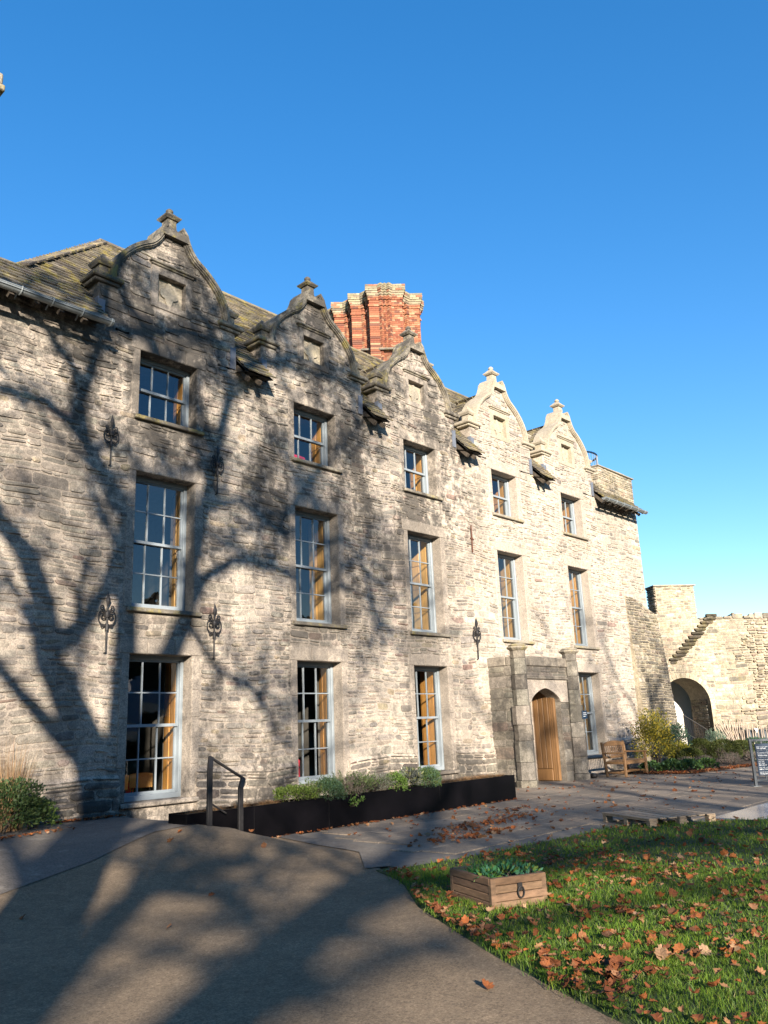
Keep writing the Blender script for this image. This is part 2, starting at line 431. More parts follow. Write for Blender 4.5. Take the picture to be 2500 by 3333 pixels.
g = MB(); g.add([(-900,-900,-.06),(900,-900,-.06),(900,900,-.06),(-900,900,-.06)], [(0,1,2,3)])
struct(g.build('ground', MT['lawn']))
def sheet(name, mat, inside_poly, z0, step=.2, fn=None):
    xs = [p[0] for p in inside_poly]; ys = [p[1] for p in inside_poly]
    b = MB(); n = len(inside_poly)
    b.add([(x, y, (fn(x, y) if fn else 0)+z0) for x, y in inside_poly], [tuple(range(n))]); return b.build(name, mat)
def grid(name, mat, x0, x1, y0, y1, nx, ny, fn, keep=None):
    b = MB(); V = [(x0+(x1-x0)*i/nx, y0+(y1-y0)*j/ny) for j in range(ny+1) for i in range(nx+1)]
    b.v = [(x, y, fn(x, y)) for x, y in V]
    for j in range(ny):
        for i in range(nx):
            if keep and not keep(x0+(x1-x0)*(i+.5)/nx, y0+(y1-y0)*(j+.5)/ny): continue
            k = j*(nx+1)+i; b.f.append((k, k+1, k+nx+2, k+nx+1)); b.c.append((1, 1, 1))
    return b.build(name, mat, smooth=True)
def edge_x(y):            # where the tarmac meets the terrace / lawn on its right
    pts = [(-30, 3.2), (-14, 3.9), (-11, 4.12), (-10.24, 4.27), (-9.87, 4.46), (-8.9, 5.0), (-7.5, 5.9), (-6.6, 6.72), (-5.9, 7.1), (-5.2, 8.1), (-4.97, 8.25), (-2.5, 8.95), (0.2, 9.2)]
    for (ya, xa), (yb, xb) in zip(pts, pts[1:]):
        if ya <= y <= yb: return xa+(xb-xa)*(y-ya)/(yb-ya)
    return pts[0][1] if y < -30 else pts[-1][1]
# tarmac path as strips running out to its right-hand edge
b = MB(); ys = [-30+i*.25 for i in range(122)]; NX = 40
for y in ys:
    ex = edge_x(y)
    for i in range(NX+1):
        x = -14+(ex+14)*(1-(1-i/NX)**1.6); b.v.append((x, y, hgt(x, y)+.004))
for j in range(len(ys)-1):
    for i in range(NX): k = j*(NX+1)+i; b.f.append((k, k+1, k+NX+2, k+NX+1)); b.c.append((1,1,1))
struct(b.build('path', MT['tarmac'], smooth=True))
# smooth slab strip along the wall on the left, and the pale strip along the top of the slope
def ribbon(name, mat, left, right, dz, n=24):
    b = MB()
    def at(pl, t):
        q = t*(len(pl)-1); i = min(int(q), len(pl)-2); f = q-i
        return (pl[i][0]*(1-f)+pl[i+1][0]*f, pl[i][1]*(1-f)+pl[i+1][1]*f)
    m = 6
    for i in range(n+1):
        A, B_ = at(left, i/n), at(right, i/n)
        for j in range(m+1):
            x = A[0]+(B_[0]-A[0])*j/m; y = A[1]+(B_[1]-A[1])*j/m; b.v.append((x, y, hgt(x, y)+dz))
    for i in range(n):
        for j in range(m): k = i*(m+1)+j; b.f.append((k, k+1, k+m+2, k+m+1)); b.c.append((1,1,1))
    return b.build(name, mat, smooth=True)
struct(ribbon('pavement', MT['concrete'], [(-6, .1), (4, .1), (6, .1), (7.3, .1), (8.9, .1)], [(-6, -7.6), (3.7, -4.23), (5.0, -3.6), (6.4, -2.62), (7.2, -2.42)], .012))
struct(ribbon('pavement_edge', MT['concrete'], [(8.98, -2.44), (8.27, -4.97), (7.40, -5.86)], [(8.60, -2.44), (7.93, -4.82), (7.12, -5.70)], .014))

# terrace of paving slabs
def terr_ok(x, y):
    if x < edge_x(y)+.03: return False
    return True
def lawn_edge_y(x):      # terrace/lawn boundary
    pts = [(6.9, -5.95), (7.4, -6.12), (8.0, -6.16), (9.5, -6.3), (11.4, -6.55), (12.0, -7.1), (12.93, -8.0), (14, -8.6), (20, -12), (40, -24)]
    for (xa, ya), (xb, yb) in zip(pts, pts[1:]):
        if xa <= x <= xb: return ya+(yb-ya)*(x-xa)/(xb-xa)
    return pts[0][1] if x < 6.9 else pts[-1][1]
terr = MB(); xs = [7.12+.25*i for i in range(116)]
for i, x in enumerate(xs):
    y0 = lawn_edge_y(x)-.05; y1 = .12
    # on the left the terrace starts at the tarmac's edge
    ylo = [y for y in np.arange(y0, y1, .05) if x >= edge_x(y)-.02]
    if not ylo: ylo = [y0, y0+.001]
    terr.v += [(x, min(ylo)-.3, -.014), (x, max(ylo)+.05 if max(ylo) < y1-.1 else y1, -.014)]
for i in range(len(xs)-1): terr.f.append((2*i, 2*i+2, 2*i+3, 2*i+1)); terr.c.append((1,1,1))
terrace = struct(terr.build('terrace', MT['joint']))
rg = random.Random(11); y = -12.2; slabs = []
while y < .05:
    h = rg.choice((.42, .5, .56, .62)); x = 7.0+rg.uniform(0, .6)
    while x < 26.5:
        l = rg.choice((.5, .62, .75, .9))*rg.uniform(.95, 1.05)
        cs = [(x, y), (x+l, y), (x+l, y+h), (x, y+h)]
        if all(px > edge_x(min(py, .1))+.0 and py > lawn_edge_y(px)+.02 for px, py in cs) and y+h < .2:
            slabs.append((x, x+l, y, y+h))
        x += l
    y += h
pieces = []
for (x0, x1, y0, y1) in slabs:
    gp = .005; zt = rg.uniform(-.002, .003); bv = .008; k = rg.uniform(.86, 1.12)
    c = tuple(v*k for v in rg.choice(((.30, .25, .195), (.32, .267, .21), (.275, .235, .187), (.31, .25, .188))))
    P = [(x0+gp, y0+gp), (x1-gp, y0+gp), (x1-gp, y1-gp), (x0+gp, y1-gp)]; Q = [(x0+gp+bv, y0+gp+bv), (x1-gp-bv, y0+gp+bv), (x1-gp-bv, y1-gp-bv), (x0+gp+bv, y1-gp-bv)]
    V = [(a, b_, -.02) for a, b_ in P]+[(a, b_, zt-.004) for a, b_ in P]+[(a, b_, zt) for a, b_ in Q]
    Fc = [(0,1,5,4),(1,2,6,5),(2,3,7,6),(3,0,4,7),(4,5,9,8),(5,6,10,9),(6,7,11,10),(7,4,8,11),(8,9,10,11)]
    pieces.append((seen_area(((x0+x1)/2, (y0+y1)/2, 0), x1-x0, y1-y0, (0, 0, 1)), V, Fc, c))
place_pieces(pieces, 'slab', MT['slab'], terrace, 300, 'slab_rest')
# pale smooth slab at the lawn's far edge
b = MB(); b.cbox(12.95, 17.2, -8.05, -7.30, -.02, .03, ch=.006)
b.v = [(x+(y+7.3)*.25, y-(x-12.95)*.0, z) for x, y, z in b.v]
struct(b.build('path_slab', MT['wet']))
# ground rising behind the flower bed
def bedh(x, y): return .04+.40*ss((x-27.5)/4.5)
bedpoly = [(22.7, -.02), (22.6, -1.6), (22.75, -2.9), (24.3, -3.05), (26.2, -3.35), (29, -4.2), (34, -8.5), (40, -7), (36, 3.0), (27.6, 3.0), (27.6, -.02)]
b = MB()
def inpoly(x, y, P):
    r = False; n = len(P); j = n-1
    for i in range(n):
        if (P[i][1] > y) != (P[j][1] > y) and x < (P[j][0]-P[i][0])*(y-P[i][1])/(P[j][1]-P[i][1])+P[i][0]: r = not r
        j = i
    return r
o = struct(grid('flower_bed_soil', MT['soil'], 22.5, 40, -9, 3.2, 70, 50, lambda x, y: (bedh(x, y) if inpoly(x, y, bedpoly) else -.03)+.02*math.sin(5*x)*math.sin(4*y), lambda x, y: inpoly(x, y, bedpoly)))

# ------------------------------------------------------------------ the house
WX = [7.50, 11.24, 14.84, 18.59, 22.33]; WW = 1.25
ZG, ZM, ZU = (.51, 2.90), (3.68, 6.115), (7.157, 8.45)
WIN = []
for i, x in enumerate(WX):
    WIN.append((x, x+WW, *ZU, 1)); WIN.append((x, x+WW, *ZM, 2))
    if i != 3: WIN.append((x, x+WW, *ZG, 2))
house = thing('manor_house', 'long pale rubble stone manor house with five curved gables and sash windows', 'house', (15.5, 3, 0))
FR = frame((0, 0, 0), (1, 0, 0), (0, 0, 1), (0, -1, 0))
GC = [x+WW/2 for x in WX]; GHW = 1.52
XL, XR, ZE = 3.0, 27.55, 8.72
GPROF = [(1.22, 9.62), (1.19, 9.80), (1.11, 10.05), (.93, 10.30), (.68, 10.52), (.46, 10.66), (.30, 10.84), (.20, 11.04), (.155, 11.20)]
def ghw(z):
    if z <= 9.62: return GHW
    for (ha, za), (hb, zb) in zip(GPROF, GPROF[1:]):
        if za <= z <= zb: return ha+(hb-ha)*(z-za)/(zb-za)
    return 0.0
NI = (-.31, .31, 9.56, 10.14)      # niche in each gable, relative to its centre
PORCH = (17.78, 20.52)
def lint(w): return (w[0]-.20, w[1]+.20, w[3], w[3]+.27)
def holes_at(z, jamb=True):
    hs = []
    for w in WIN:
        if w[2]-.07 < z < w[3]: hs.append((w[0]-(.15 if jamb else 0), w[1]+(.15 if jamb else 0)))
        l = lint(w)
        if jamb and l[2] <= z < l[3]: hs.append((l[0], l[1]))
    if jamb:
        for c in GC:
            if NI[2]-.13 < z < NI[3]+.17: hs.append((c+NI[0]-.15, c+NI[1]+.15))
        if z < 3.1: hs.append((PORCH[0]+.1, PORCH[1]-.1))
    return hs
def spans(z):
    if z < ZE: base = [(XL, XR)]
    else: base = [(c-ghw(z)+.02, c+ghw(z)-.02) for c in GC if ghw(z) > .12]
    out = []
    for bs in base: out += cut(bs, holes_at(z))
    return out
# mortar body, with real openings and reveals
wall_b = MB()
zs = sorted(set([-.3, ZE]+[v for w in WIN for v in (w[2], w[3])]))
for za, zb in zip(zs, zs[1:]):
    zm = (za+zb)/2
    if zm > ZE: continue
    hs = [(w[0], w[1]) for w in WIN if w[2] < zm < w[3]]
    if zm < 2.0 or True:
        pass
    for a, c in cut((XL, XR), hs):
        n = max(1, int((c-a)/.5))
        wall_b.add([FR(a, za), FR(c, za), FR(c, zb), FR(a, zb)], [(0, 1, 2, 3)])
RV = .30
for w in WIN:
    x0, x1, z0, z1 = w[:4]
    wall_b.add([(x0,0,z0),(x0,RV,z0),(x0,RV,z1),(x0,0,z1)], [(0,1,2,3)])
    wall_b.add([(x1,0,z0),(x1,0,z1),(x1,RV,z1),(x1,RV,z0)], [(0,1,2,3)])
    wall_b.add([(x0,0,z1),(x0,RV,z1),(x1,RV,z1),(x1,0,z1)], [(0,1,2,3)])
    wall_b.add([(x0,0,z0),(x1,0,z0),(x1,RV,z0),(x0,RV,z0)], [(0,1,2,3)])
wall_b.add([(XR,0,-.3),(XR,3,-.3),(XR,3,ZE),(XR,0,ZE)], [(0,1,2,3)])
wall_b.add([(XL,0,-.3),(XL,0,ZE),(XL,7,ZE),(XL,7,-.3)], [(0,1,2,3)])
wall_b.add([(XL,7,-.3),(XL,7,ZE),(XR,7,ZE),(XR,7,-.3)], [(0,1,2,3)])
wall = wall_b.build('wall', MT['mortar'], house)
rg = random.Random(3); pieces = []
def stain_col(c, x, z, rg):
    return c
for (u0, u1, v0, v1) in rubble_rows(XL, XR, -.1, 11.15, spans, rg):
    cx, cz = (u0+u1)/2, (v0+v1)/2
    inp = cz < .98
    if inp: continue
    V, Fc = stone_geo(FR, u0, u1, v0, v1, rg.choice((.002, .006, .010, .016, .026)), rg)
    c_ = pick(rg, PAL_WALL); q_ = rg.uniform(.05, .5); c_ = tuple(a_*(1-q_)+b_*q_ for a_, b_ in zip(c_, (.50, .445, .375)))
    pieces.append((seen_area((cx, 0, cz), u1-u0, v1-v0, (0, 1, 0)), V, Fc, c_))
# projecting plinth course
PSEG = []
for a, c in cut((XL, XR), [(w[0]-.12, w[1]+.12) for w in WIN if w[2] < .9]+[(PORCH[0]+.05, PORCH[1]-.05)]): PSEG.append((a, c))
for a, c in PSEG:
    pl = MB(); pl.add([(a,-.06,-.3),(c,-.06,-.3),(c,-.06,.88),(a,-.06,.88),(a,.01,.98),(c,.01,.98),(a,.01,-.3),(c,.01,-.3)], [(0,1,2,3),(3,2,5,4),(0,3,4,6),(1,7,5,2)])
    pl.build('plinth', MT['mortar'], house)
FP = frame((0, -.06, 0), (1, 0, 0), (0, 0, 1), (0, -1, 0))
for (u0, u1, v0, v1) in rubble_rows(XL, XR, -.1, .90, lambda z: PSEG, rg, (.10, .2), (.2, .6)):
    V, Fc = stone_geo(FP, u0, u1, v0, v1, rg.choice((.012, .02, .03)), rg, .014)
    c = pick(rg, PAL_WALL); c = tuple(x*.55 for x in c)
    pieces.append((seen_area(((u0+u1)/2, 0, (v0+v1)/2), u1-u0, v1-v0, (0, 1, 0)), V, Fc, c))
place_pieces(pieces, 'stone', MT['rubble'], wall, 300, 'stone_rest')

# ---- gables
def band(prof, cx, t0, t1, y0, y1, mb, side):
    """a moulded band following the gable's curve, both sides, offset outwards t0..t1"""
    pts = [(-h, z) for h, z in prof]+[(h, z) for h, z in reversed(prof)]
    n = len(pts); off = []
    for i in range(n):
        a = pts[max(i-1, 0)]; c = pts[min(i+1, n-1)]
        dx, dz = c[0]-a[0], c[1]-a[1]; L = math.hypot(dx, dz); off.append((-dz/L, dx/L))
    I = [(cx+p[0]+o_[0]*t0, p[1]+o_[1]*t0) for p, o_ in zip(pts, off)]
    O = [(cx+p[0]+o_[0]*t1, p[1]+o_[1]*t1) for p, o_ in zip(pts, off)]
    for rngs in ((range(0, n//2-1), range(n//2, n-1))[side],):
        for i in rngs:
            P = [I[i], I[i+1], O[i+1], O[i]]
            V = [(x, y0, z) for x, z in P]+[(x, y1, z) for x, z in P]
            mb.add(V, [(0,1,2,3),(7,6,5,4),(0,4,5,1),(1,5,6,2),(2,6,7,3),(3,7,4,0)])
def smooth_prof(p, n=3):
    out = []
    for i in range(len(p)-1):
        p0 = p[max(i-1, 0)]; p1 = p[i]; p2 = p[i+1]; p3 = p[min(i+2, len(p)-1)]
        for k in range(n):
            t = k/n
            out.append(tuple(.5*((2*p1[q])+(-p0[q]+p2[q])*t+(2*p0[q]-5*p1[q]+4*p2[q]-p3[q])*t*t+(-p0[q]+3*p1[q]-3*p2[q]+p3[q])*t**3) for q in (0, 1)))
    out.append(p[-1]); return out
SP = smooth_prof(GPROF)
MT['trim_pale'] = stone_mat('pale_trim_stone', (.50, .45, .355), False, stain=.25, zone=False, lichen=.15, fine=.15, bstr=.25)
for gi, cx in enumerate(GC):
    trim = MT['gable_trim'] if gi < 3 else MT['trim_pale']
    b = MB(); zl = [ZE-.05, NI[2]]+[z for _, z in SP if z > NI[2]+.001]+[NI[3]]; zl = sorted(set(zl))
    for za, zb in zip(zl, zl[1:]):
        ha, hb = ghw(za+1e-4), ghw(zb-1e-4); zm = (za+zb)/2
        if NI[2] < zm < NI[3]:
            b.add([FR(cx-ha, za), FR(cx+NI[0], za), FR(cx+NI[0], zb), FR(cx-hb, zb)], [(0,1,2,3)])
            b.add([FR(cx+NI[1], za), FR(cx+ha, za), FR(cx+hb, zb), FR(cx+NI[1], zb)], [(0,1,2,3)])
        else: b.add([FR(cx-ha, za), FR(cx+ha, za), FR(cx+hb, zb), FR(cx-hb, zb)], [(0,1,2,3)])
        b.add([(cx-ha,.42,za),(cx-hb,.42,zb),(cx+hb,.42,zb),(cx+ha,.42,za)], [(0,1,2,3)])
        for s_ in (-1, 1): b.add([(cx+s_*ha,0,za),(cx+s_*ha,.42,za),(cx+s_*hb,.42,zb),(cx+s_*hb,0,zb)], [(0,1,2,3)])
    for s_ in (-1, 1):   # cheeks behind the gable
        b.add([(cx+s_*GHW,.42,ZE-.05),(cx+s_*GHW,.42,9.62),(cx+s_*GHW,1.1,9.62),(cx+s_*GHW,1.1,ZE-.05)], [(0,1,2,3)])
    gable = b.build('gable', MT['mortar'], house)
    for sd2 in (0, 1):
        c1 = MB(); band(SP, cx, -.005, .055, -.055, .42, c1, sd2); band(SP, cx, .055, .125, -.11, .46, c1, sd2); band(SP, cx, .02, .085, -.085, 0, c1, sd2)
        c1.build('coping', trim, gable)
    for s_ in (-1, 1):
        kx = cx+s_*1.38; q = MB()
        q.cbox(kx-.25, kx+.25, -.06, .36, 9.50, 9.57, ch=.015); q.cbox(kx-.31, kx+.31, -.12, .40, 9.565, 9.66, ch=.02)
        q.build('kneeler', trim, gable)
        f = MB(); px = cx+s_*1.40
        f.lathe([(.115, 0), (.115, .20), (.15, .205), (.185, .26), (.185, .30), (.10, .36), (.085, .40), (.0, .52)], (px, .12, 9.655), sq=True)
        f.build('pinnacle', trim, gable)
    f = MB()
    f.lathe([(.285, -.10), (.275, .05), (.25, .08), (.19, .10), (.13, .17), (.105, .22), (.10, .40), (.135, .405), (.175, .445), (.18, .47), (.14, .50), (.07, .575), (.05, .585)], (cx, .16, 11.10), sq=True)
    f.lathe([(.045, 0), (.075, .04), (.075, .075), (.035, .115), (.0, .125)], (cx, .16, 11.675), 10)
    f.build('finial', trim, gable)
    d = MB(); d.cbox(cx-.52, cx+.52, -.085, .02, NI[3]+.205, NI[3]+.245, ch=.012); d.cbox(cx-.48, cx+.48, -.05, .02, NI[3]+.165, NI[3]+.207, ch=.012)
    d.build('drip_mould', trim, gable)
    s = MB(); w_ = .15
    s.cbox(cx+NI[0]-w_, cx+NI[0], -.022, .14, NI[2]-.13, NI[3]+.16, ch=.008); s.cbox(cx+NI[1], cx+NI[1]+w_, -.022, .14, NI[2]-.13, NI[3]+.16, ch=.008)
    s.cbox(cx+NI[0], cx+NI[1], -.0225, .14, NI[3], NI[3]+.161, ch=.008); s.cbox(cx+NI[0], cx+NI[1], -.0225, .14, NI[2]-.131, NI[2], ch=.008)
    s.build('panel_surround', MT['dressed'] if gi < 3 else trim, gable)
    n_ = MB(); n_.add([(cx+NI[0],.12,NI[2]),(cx+NI[1],.12,NI[2]),(cx+NI[1],.12,NI[3]),(cx+NI[0],.12,NI[3])], [(0,1,2,3)])
    n_.build('niche_panel', MT['trim_pale'], gable)
    # quatrefoil boss
    q = MB(); zc = (NI[2]+NI[3])/2; pts = []
    for k in range(40):
        t = 2*math.pi*k/40; rr = .155+.045*abs(math.cos(2*t))+.02*math.cos(4*t); pts.append((cx+rr*math.cos(t)*.95, zc+rr*math.sin(t)*1.12))
    q.prism(pts, FR, -.119, -.085); q.build('quatrefoil', MT['trim_pale'], gable)

# ---- windows
def window(wx0, wx1, z0, z1, rows, wi):
    big = rows == 2
    fr_ = MB(); y0, y1 = RV-.04, RV+.11; t = .062; sill_h = .085
    fr_.cbox(wx0, wx0+t, y0, y1, z0, z1, ch=.006); fr_.cbox(wx1-t, wx1, y0, y1, z0, z1, ch=.006)
    fr_.cbox(wx0+t, wx1-t, y0, y1, z1-t, z1, ch=.006); fr_.cbox(wx0+t, wx1-t, y0-.01, y1, z0, z0+sill_h, ch=.006)
    win = fr_.build('window', MT['paint'], house)
    a0, a1 = wx0+t, wx1-t; b0, b1 = z0+sill_h, z1-t; mid = (b0+b1)/2
    for k, (za, zb, yy) in enumerate(((mid-.02, b1, RV+.005), (b0, mid+.022, RV+.052))):
        s = MB(); st = .036; rail = .05
        s.box(a0, a0+st, yy, yy+.042, za, zb); s.box(a1-st, a1, yy, yy+.042, za, zb)
        s.box(a0+st, a1-st, yy, yy+.042, za, za+rail); s.box(a0+st, a1-st, yy, yy+.042, zb-rail+.01, zb)
        s.build('sash', MT['paint'], win)
        u0, u1, v0, v1 = a0+st, a1-st, za+rail, zb-rail+.01
        bw = .011
        for c in (1, 2):
            xx = u0+(u1-u0)*c/3; g_ = MB(); g_.box(xx-bw, xx+bw, yy+.002, yy+.036, v0, v1); g_.build('glazing_bar', MT['paint'], win)
        for r_ in range(1, rows):
            zz = v0+(v1-v0)*r_/rows
            g_ = MB(); g_.box(u0, u1, yy+.004, yy+.034, zz-bw, zz+bw); g_.build('glazing_bar', MT['paint'], win)
        for c in range(3):
            for r_ in range(rows):
                pa, pb = u0+(u1-u0)*c/3+bw*.9, u0+(u1-u0)*(c+1)/3-bw*.9
                qa, qb = v0+(v1-v0)*r_/rows+bw*.6, v0+(v1-v0)*(r_+1)/rows-bw*.6
                ta, tb = rnd.uniform(-.005, .005), rnd.uniform(-.005, .005); ym = yy+.02
                p = MB(); p.add([(pa, ym-ta-tb, qa), (pb, ym+ta-tb, qa), (pb, ym+ta+tb, qb), (pa, ym-ta+tb, qb)], [(0,1,2,3)])
                p.build('pane', MT['glass'], win)
    # stone dressings
    l = lint((wx0, wx1, z0, z1)); q = MB(); cuts = [l[0], l[0]+(l[1]-l[0])*(.36+rnd.uniform(-.05, .05)), l[0]+(l[1]-l[0])*(.68+rnd.uniform(-.05, .05)), l[1]]
    for a, c in zip(cuts, cuts[1:]):
        ls = MB(); ls.cbox(a+.003, c-.003, -.012-rnd.uniform(0, .008), .28, l[2]+.001, l[3]-.006, ch=.012); ls.build('lintel_stone', MT['dressed'], win)
    zz = z0
    while zz < z1-.02:
        h = min(rnd.uniform(.45, .8), z1-zz)
        if z1-(zz+h) < .2: h = z1-zz
        for s_ in (0, 1):
            xa = wx0-.14 if s_ == 0 else wx1+.001; xb = wx0-.001 if s_ == 0 else wx1+.14
            xa -= rnd.uniform(0, .03) if s_ == 0 else 0; xb += rnd.uniform(0, .03) if s_ else 0
            js = MB(); js.cbox(xa, xb, -.010-rnd.uniform(0, .006), .2, zz+.003, zz+h-.003, ch=.01); js.build('jamb_stone', MT['dressed'], win)
            rv = MB(); xr = wx0-.002 if s_ == 0 else wx1-.004
            rv.cbox(xr, xr+.006, .012, RV-.042, zz+.003, zz+h-.003, ch=.001); rv.build('reveal_stone', MT['dressed'], win)
        zz += h
    sl = MB(); sl.cbox(wx0-.10, wx1+.14, -.09, RV-.0, z0-.075, z0-.002, ch=.012); sl.build('sill', MT['gable_trim'] if z0 > 3 else MT['dressed'], win)
    # splayed timber shutters inside and the room behind
    ys0, ys1 = RV+.115, .92+.16*((wi*7)%5)/4; sp_ = .11+.12*((wi*3)%4)/3; tm = MT[('timber_gold', 'timber_b', 'timber_c')[(wi*5)%3]]
    for s_ in (-1, 1):
        xa = wx1-.03 if s_ > 0 else wx0+.03; xb = xa+s_*sp_
        dv = Vector((xb-xa, ys1-ys0, 0)); Ld = dv.length; dv.normalize(); nn = Vector((-dv.y, dv.x, 0))*(1 if s_ > 0 else -1)
        def fsh(u, v, d, xa=xa, dv=dv, nn=nn): return (xa+dv.x*u+nn.x*d, ys0+dv.y*u+nn.y*d, v)
        sh = MB(); sh.prism([(0, z0-.05), (Ld, z0-.05), (Ld, z1), (0, z1)], fsh, -.03, 0)
        npan = 4 if big else 2
        for k in range(npan):
            za = z0+.05+(z1-z0-.05)*k/npan; zb = z0+(z1-z0-.05)*(k+1)/npan
            for (ua, ub) in ((.05, Ld*.45), (Ld*.53, Ld-.05)):
                sh.prism([(ua, za), (ub, za), (ub, zb), (ua, zb)], fsh, 0.001, .014)
        sh.build('shutter', tm, win)
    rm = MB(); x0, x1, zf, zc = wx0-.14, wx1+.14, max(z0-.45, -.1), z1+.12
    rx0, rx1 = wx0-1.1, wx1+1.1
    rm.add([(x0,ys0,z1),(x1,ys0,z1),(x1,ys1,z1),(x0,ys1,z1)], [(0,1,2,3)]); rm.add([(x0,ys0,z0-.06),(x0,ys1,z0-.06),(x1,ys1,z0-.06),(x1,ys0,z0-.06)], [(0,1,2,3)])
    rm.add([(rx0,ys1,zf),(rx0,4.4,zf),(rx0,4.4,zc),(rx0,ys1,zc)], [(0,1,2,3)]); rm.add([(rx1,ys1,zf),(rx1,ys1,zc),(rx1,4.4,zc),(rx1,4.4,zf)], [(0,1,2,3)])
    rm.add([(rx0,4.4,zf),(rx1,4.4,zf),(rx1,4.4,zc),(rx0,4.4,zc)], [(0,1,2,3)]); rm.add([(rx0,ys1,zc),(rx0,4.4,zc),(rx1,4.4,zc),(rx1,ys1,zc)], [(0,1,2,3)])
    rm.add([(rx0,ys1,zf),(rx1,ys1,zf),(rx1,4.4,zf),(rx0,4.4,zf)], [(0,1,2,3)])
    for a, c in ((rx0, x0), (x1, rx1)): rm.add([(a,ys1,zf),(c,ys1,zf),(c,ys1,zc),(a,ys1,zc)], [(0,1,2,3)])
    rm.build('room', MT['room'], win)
    return win
for k, w in enumerate(WIN): window(*w, k)

# ---- roofs
SL = 1.068
def roof_y(z): return -.45+(z-8.55)/SL
def tiles(fr_, spans_, v0, v1, rg, nrm, pieces, expo=.155, wid=(.16, .34)):
    v = v0; row = 0
    while v < v1:
        e = expo*rg.uniform(.92, 1.08)
        for a, c in spans_(v):
            u = a-rg.uniform(0, .1)
            while u < c:
                l = rg.uniform(*wid); u1_ = min(u+l, c+.02); ua = max(u, a)
                if u1_-ua > .04:
                    j = lambda q: rg.uniform(-q, q)
                    vb = v+j(.02); vt = v+e*1.5; th = rg.uniform(.018, .032); lift = .045+j(.008)
                    P = [(ua+.004, vb+j(.008), lift), (u1_-.004, vb+j(.008), lift+j(.006)), (u1_-.004, vt, .012), (ua+.004, vt, .012)]
                    V = [fr_(*p) for p in P]+[fr_(p[0], p[1], p[2]-th) for p in P]
                    Fc = [(0,1,2,3),(4,5,1,0),(5,6,2,1),(7,4,0,3)]
                    pieces.append((seen_area(fr_((ua+u1_)/2, v, .03), u1_-ua, e, nrm), V, Fc, pick(rg, PAL_TILE, .2)))
                u += l
        v += e; row += 1
roof_b = MB(); XA = 4.3
YR, ZR = 3.45, 12.70
def front_x0(z):         # the roof's left edge: low eave part, then the hip
    return -3.0 if z < 9.42 else 5.35+(z-9.42)*(8.44-5.35)/(12.70-9.42)
segs = [(-3.0, GC[0]-GHW)]+[(GC[i]+GHW, GC[i+1]-GHW) for i in range(4)]
for a, c in segs:
    roof_b.add([(a,-.40,8.545),(c,-.40,8.545),(c,.45,9.455),(a,.45,9.455)], [(0,1,2,3)]); roof_b.add([(a,-.40,8.545),(a,.0,8.66),(c,.0,8.66),(c,-.40,8.545)], [(0,1,2,3)])
roof_b.add([(5.35,.45,9.455),(25.0,.45,9.455),(25.0,YR,ZR-.05),(8.44,YR,ZR-.05)], [(0,1,2,3)])
roof_b.add([(8.44,YR,ZR-.05),(25.0,YR,ZR-.05),(25.0,7.4,8.55),(4.6,7.4,8.55)], [(0,1,2,3)])
roof_b.add([(5.35,.45,9.455),(8.44,YR,ZR-.05),(4.6,7.4,8.55)], [(0,1,2)])
roof_b.add([(25.0,.45,8.55),(25.0,7.4,8.55),(25.0,YR,ZR-.05),(25.0,.45,9.455)], [(0,1,2,3)])
roof_b.add([(-3,.45,9.455),(5.35,.45,9.455),(5.35,7.4,8.55),(-3,7.4,8.55)], [(0,1,2,3)])
roof = roof_b.build('roof', MT['under'], house)
LS = math.hypot(1, SL); FRo = frame((0, -.45, 8.55), (1, 0, 0), (0, 1/LS, SL/LS), (0, -SL/LS, 1/LS))
rg = random.Random(5); pieces = []
def main_spans(v):
    z = 8.55+v*SL/LS
    base = (max(4.0, front_x0(z)), 25.0)
    if z < 10.9:
        hs = []
        for c in GC:
            hw = GHW+.01 if z < 9.62 else max(0, (10.95-z)*1.05)
            hs.append((c-hw, c+hw))
        return cut(base, hs)
    return [base]
tiles(FRo, main_spans, 0, (ZR-8.55)*LS/SL, rg, (0, .7, -.7), pieces)
# little roofs running back from each gable
for cx in GC:
    zr = 10.95; yb = roof_y(zr); ye = roof_y(9.62)
    for s_ in (-1, 1):
        u_ = Vector((0, 1, 0)); e0 = Vector((cx+s_*1.56, .40, 9.52)); e1 = Vector((cx, .40, zr)); vv = (e1-e0); Lv = vv.length; vv.normalize()
        nn = u_.cross(vv)*(-1 if s_ < 0 else 1); nn = nn if nn.z > 0 else -nn
        fq = frame(e0, u_, vv, nn)
        roof_m = MB(); roof_m.add([fq(0, 0), fq(ye-.40, 0), fq(yb-.40, Lv), fq(0, Lv)], [(0,1,2,3)])
        roof_m.build('gable_roof', MT['under'], roof)
        tiles(fq, lambda v, ye=ye, yb=yb, Lv=Lv: [(0, ye-.4+(yb-ye)*v/Lv+.1)], 0, Lv, rg, tuple(nn), pieces)
place_pieces(pieces, 'roof_tile', MT['tile'], roof, 300, 'roof_tile_rest')
rd = MB(); x = 8.4
while x < 25:
    l = rnd.uniform(.35, .5); rd.obox((x+l/2, YR, ZR+.05), (1,0,0), (0,.7,.7), (0,-.7,.7), l/2-.006, .11, .02, pick(rnd, PAL_TILE, .2), .006); rd.obox((x+l/2, YR-.07, ZR+.01), (1,0,0), (0,.7,.72), (0,-.72,.7), l/2-.006, .10, .02, pick(rnd, PAL_TILE, .2), .006); x += l
rd.build('ridge_tiles', MT['tile'], roof, tint=True)
hp = MB()
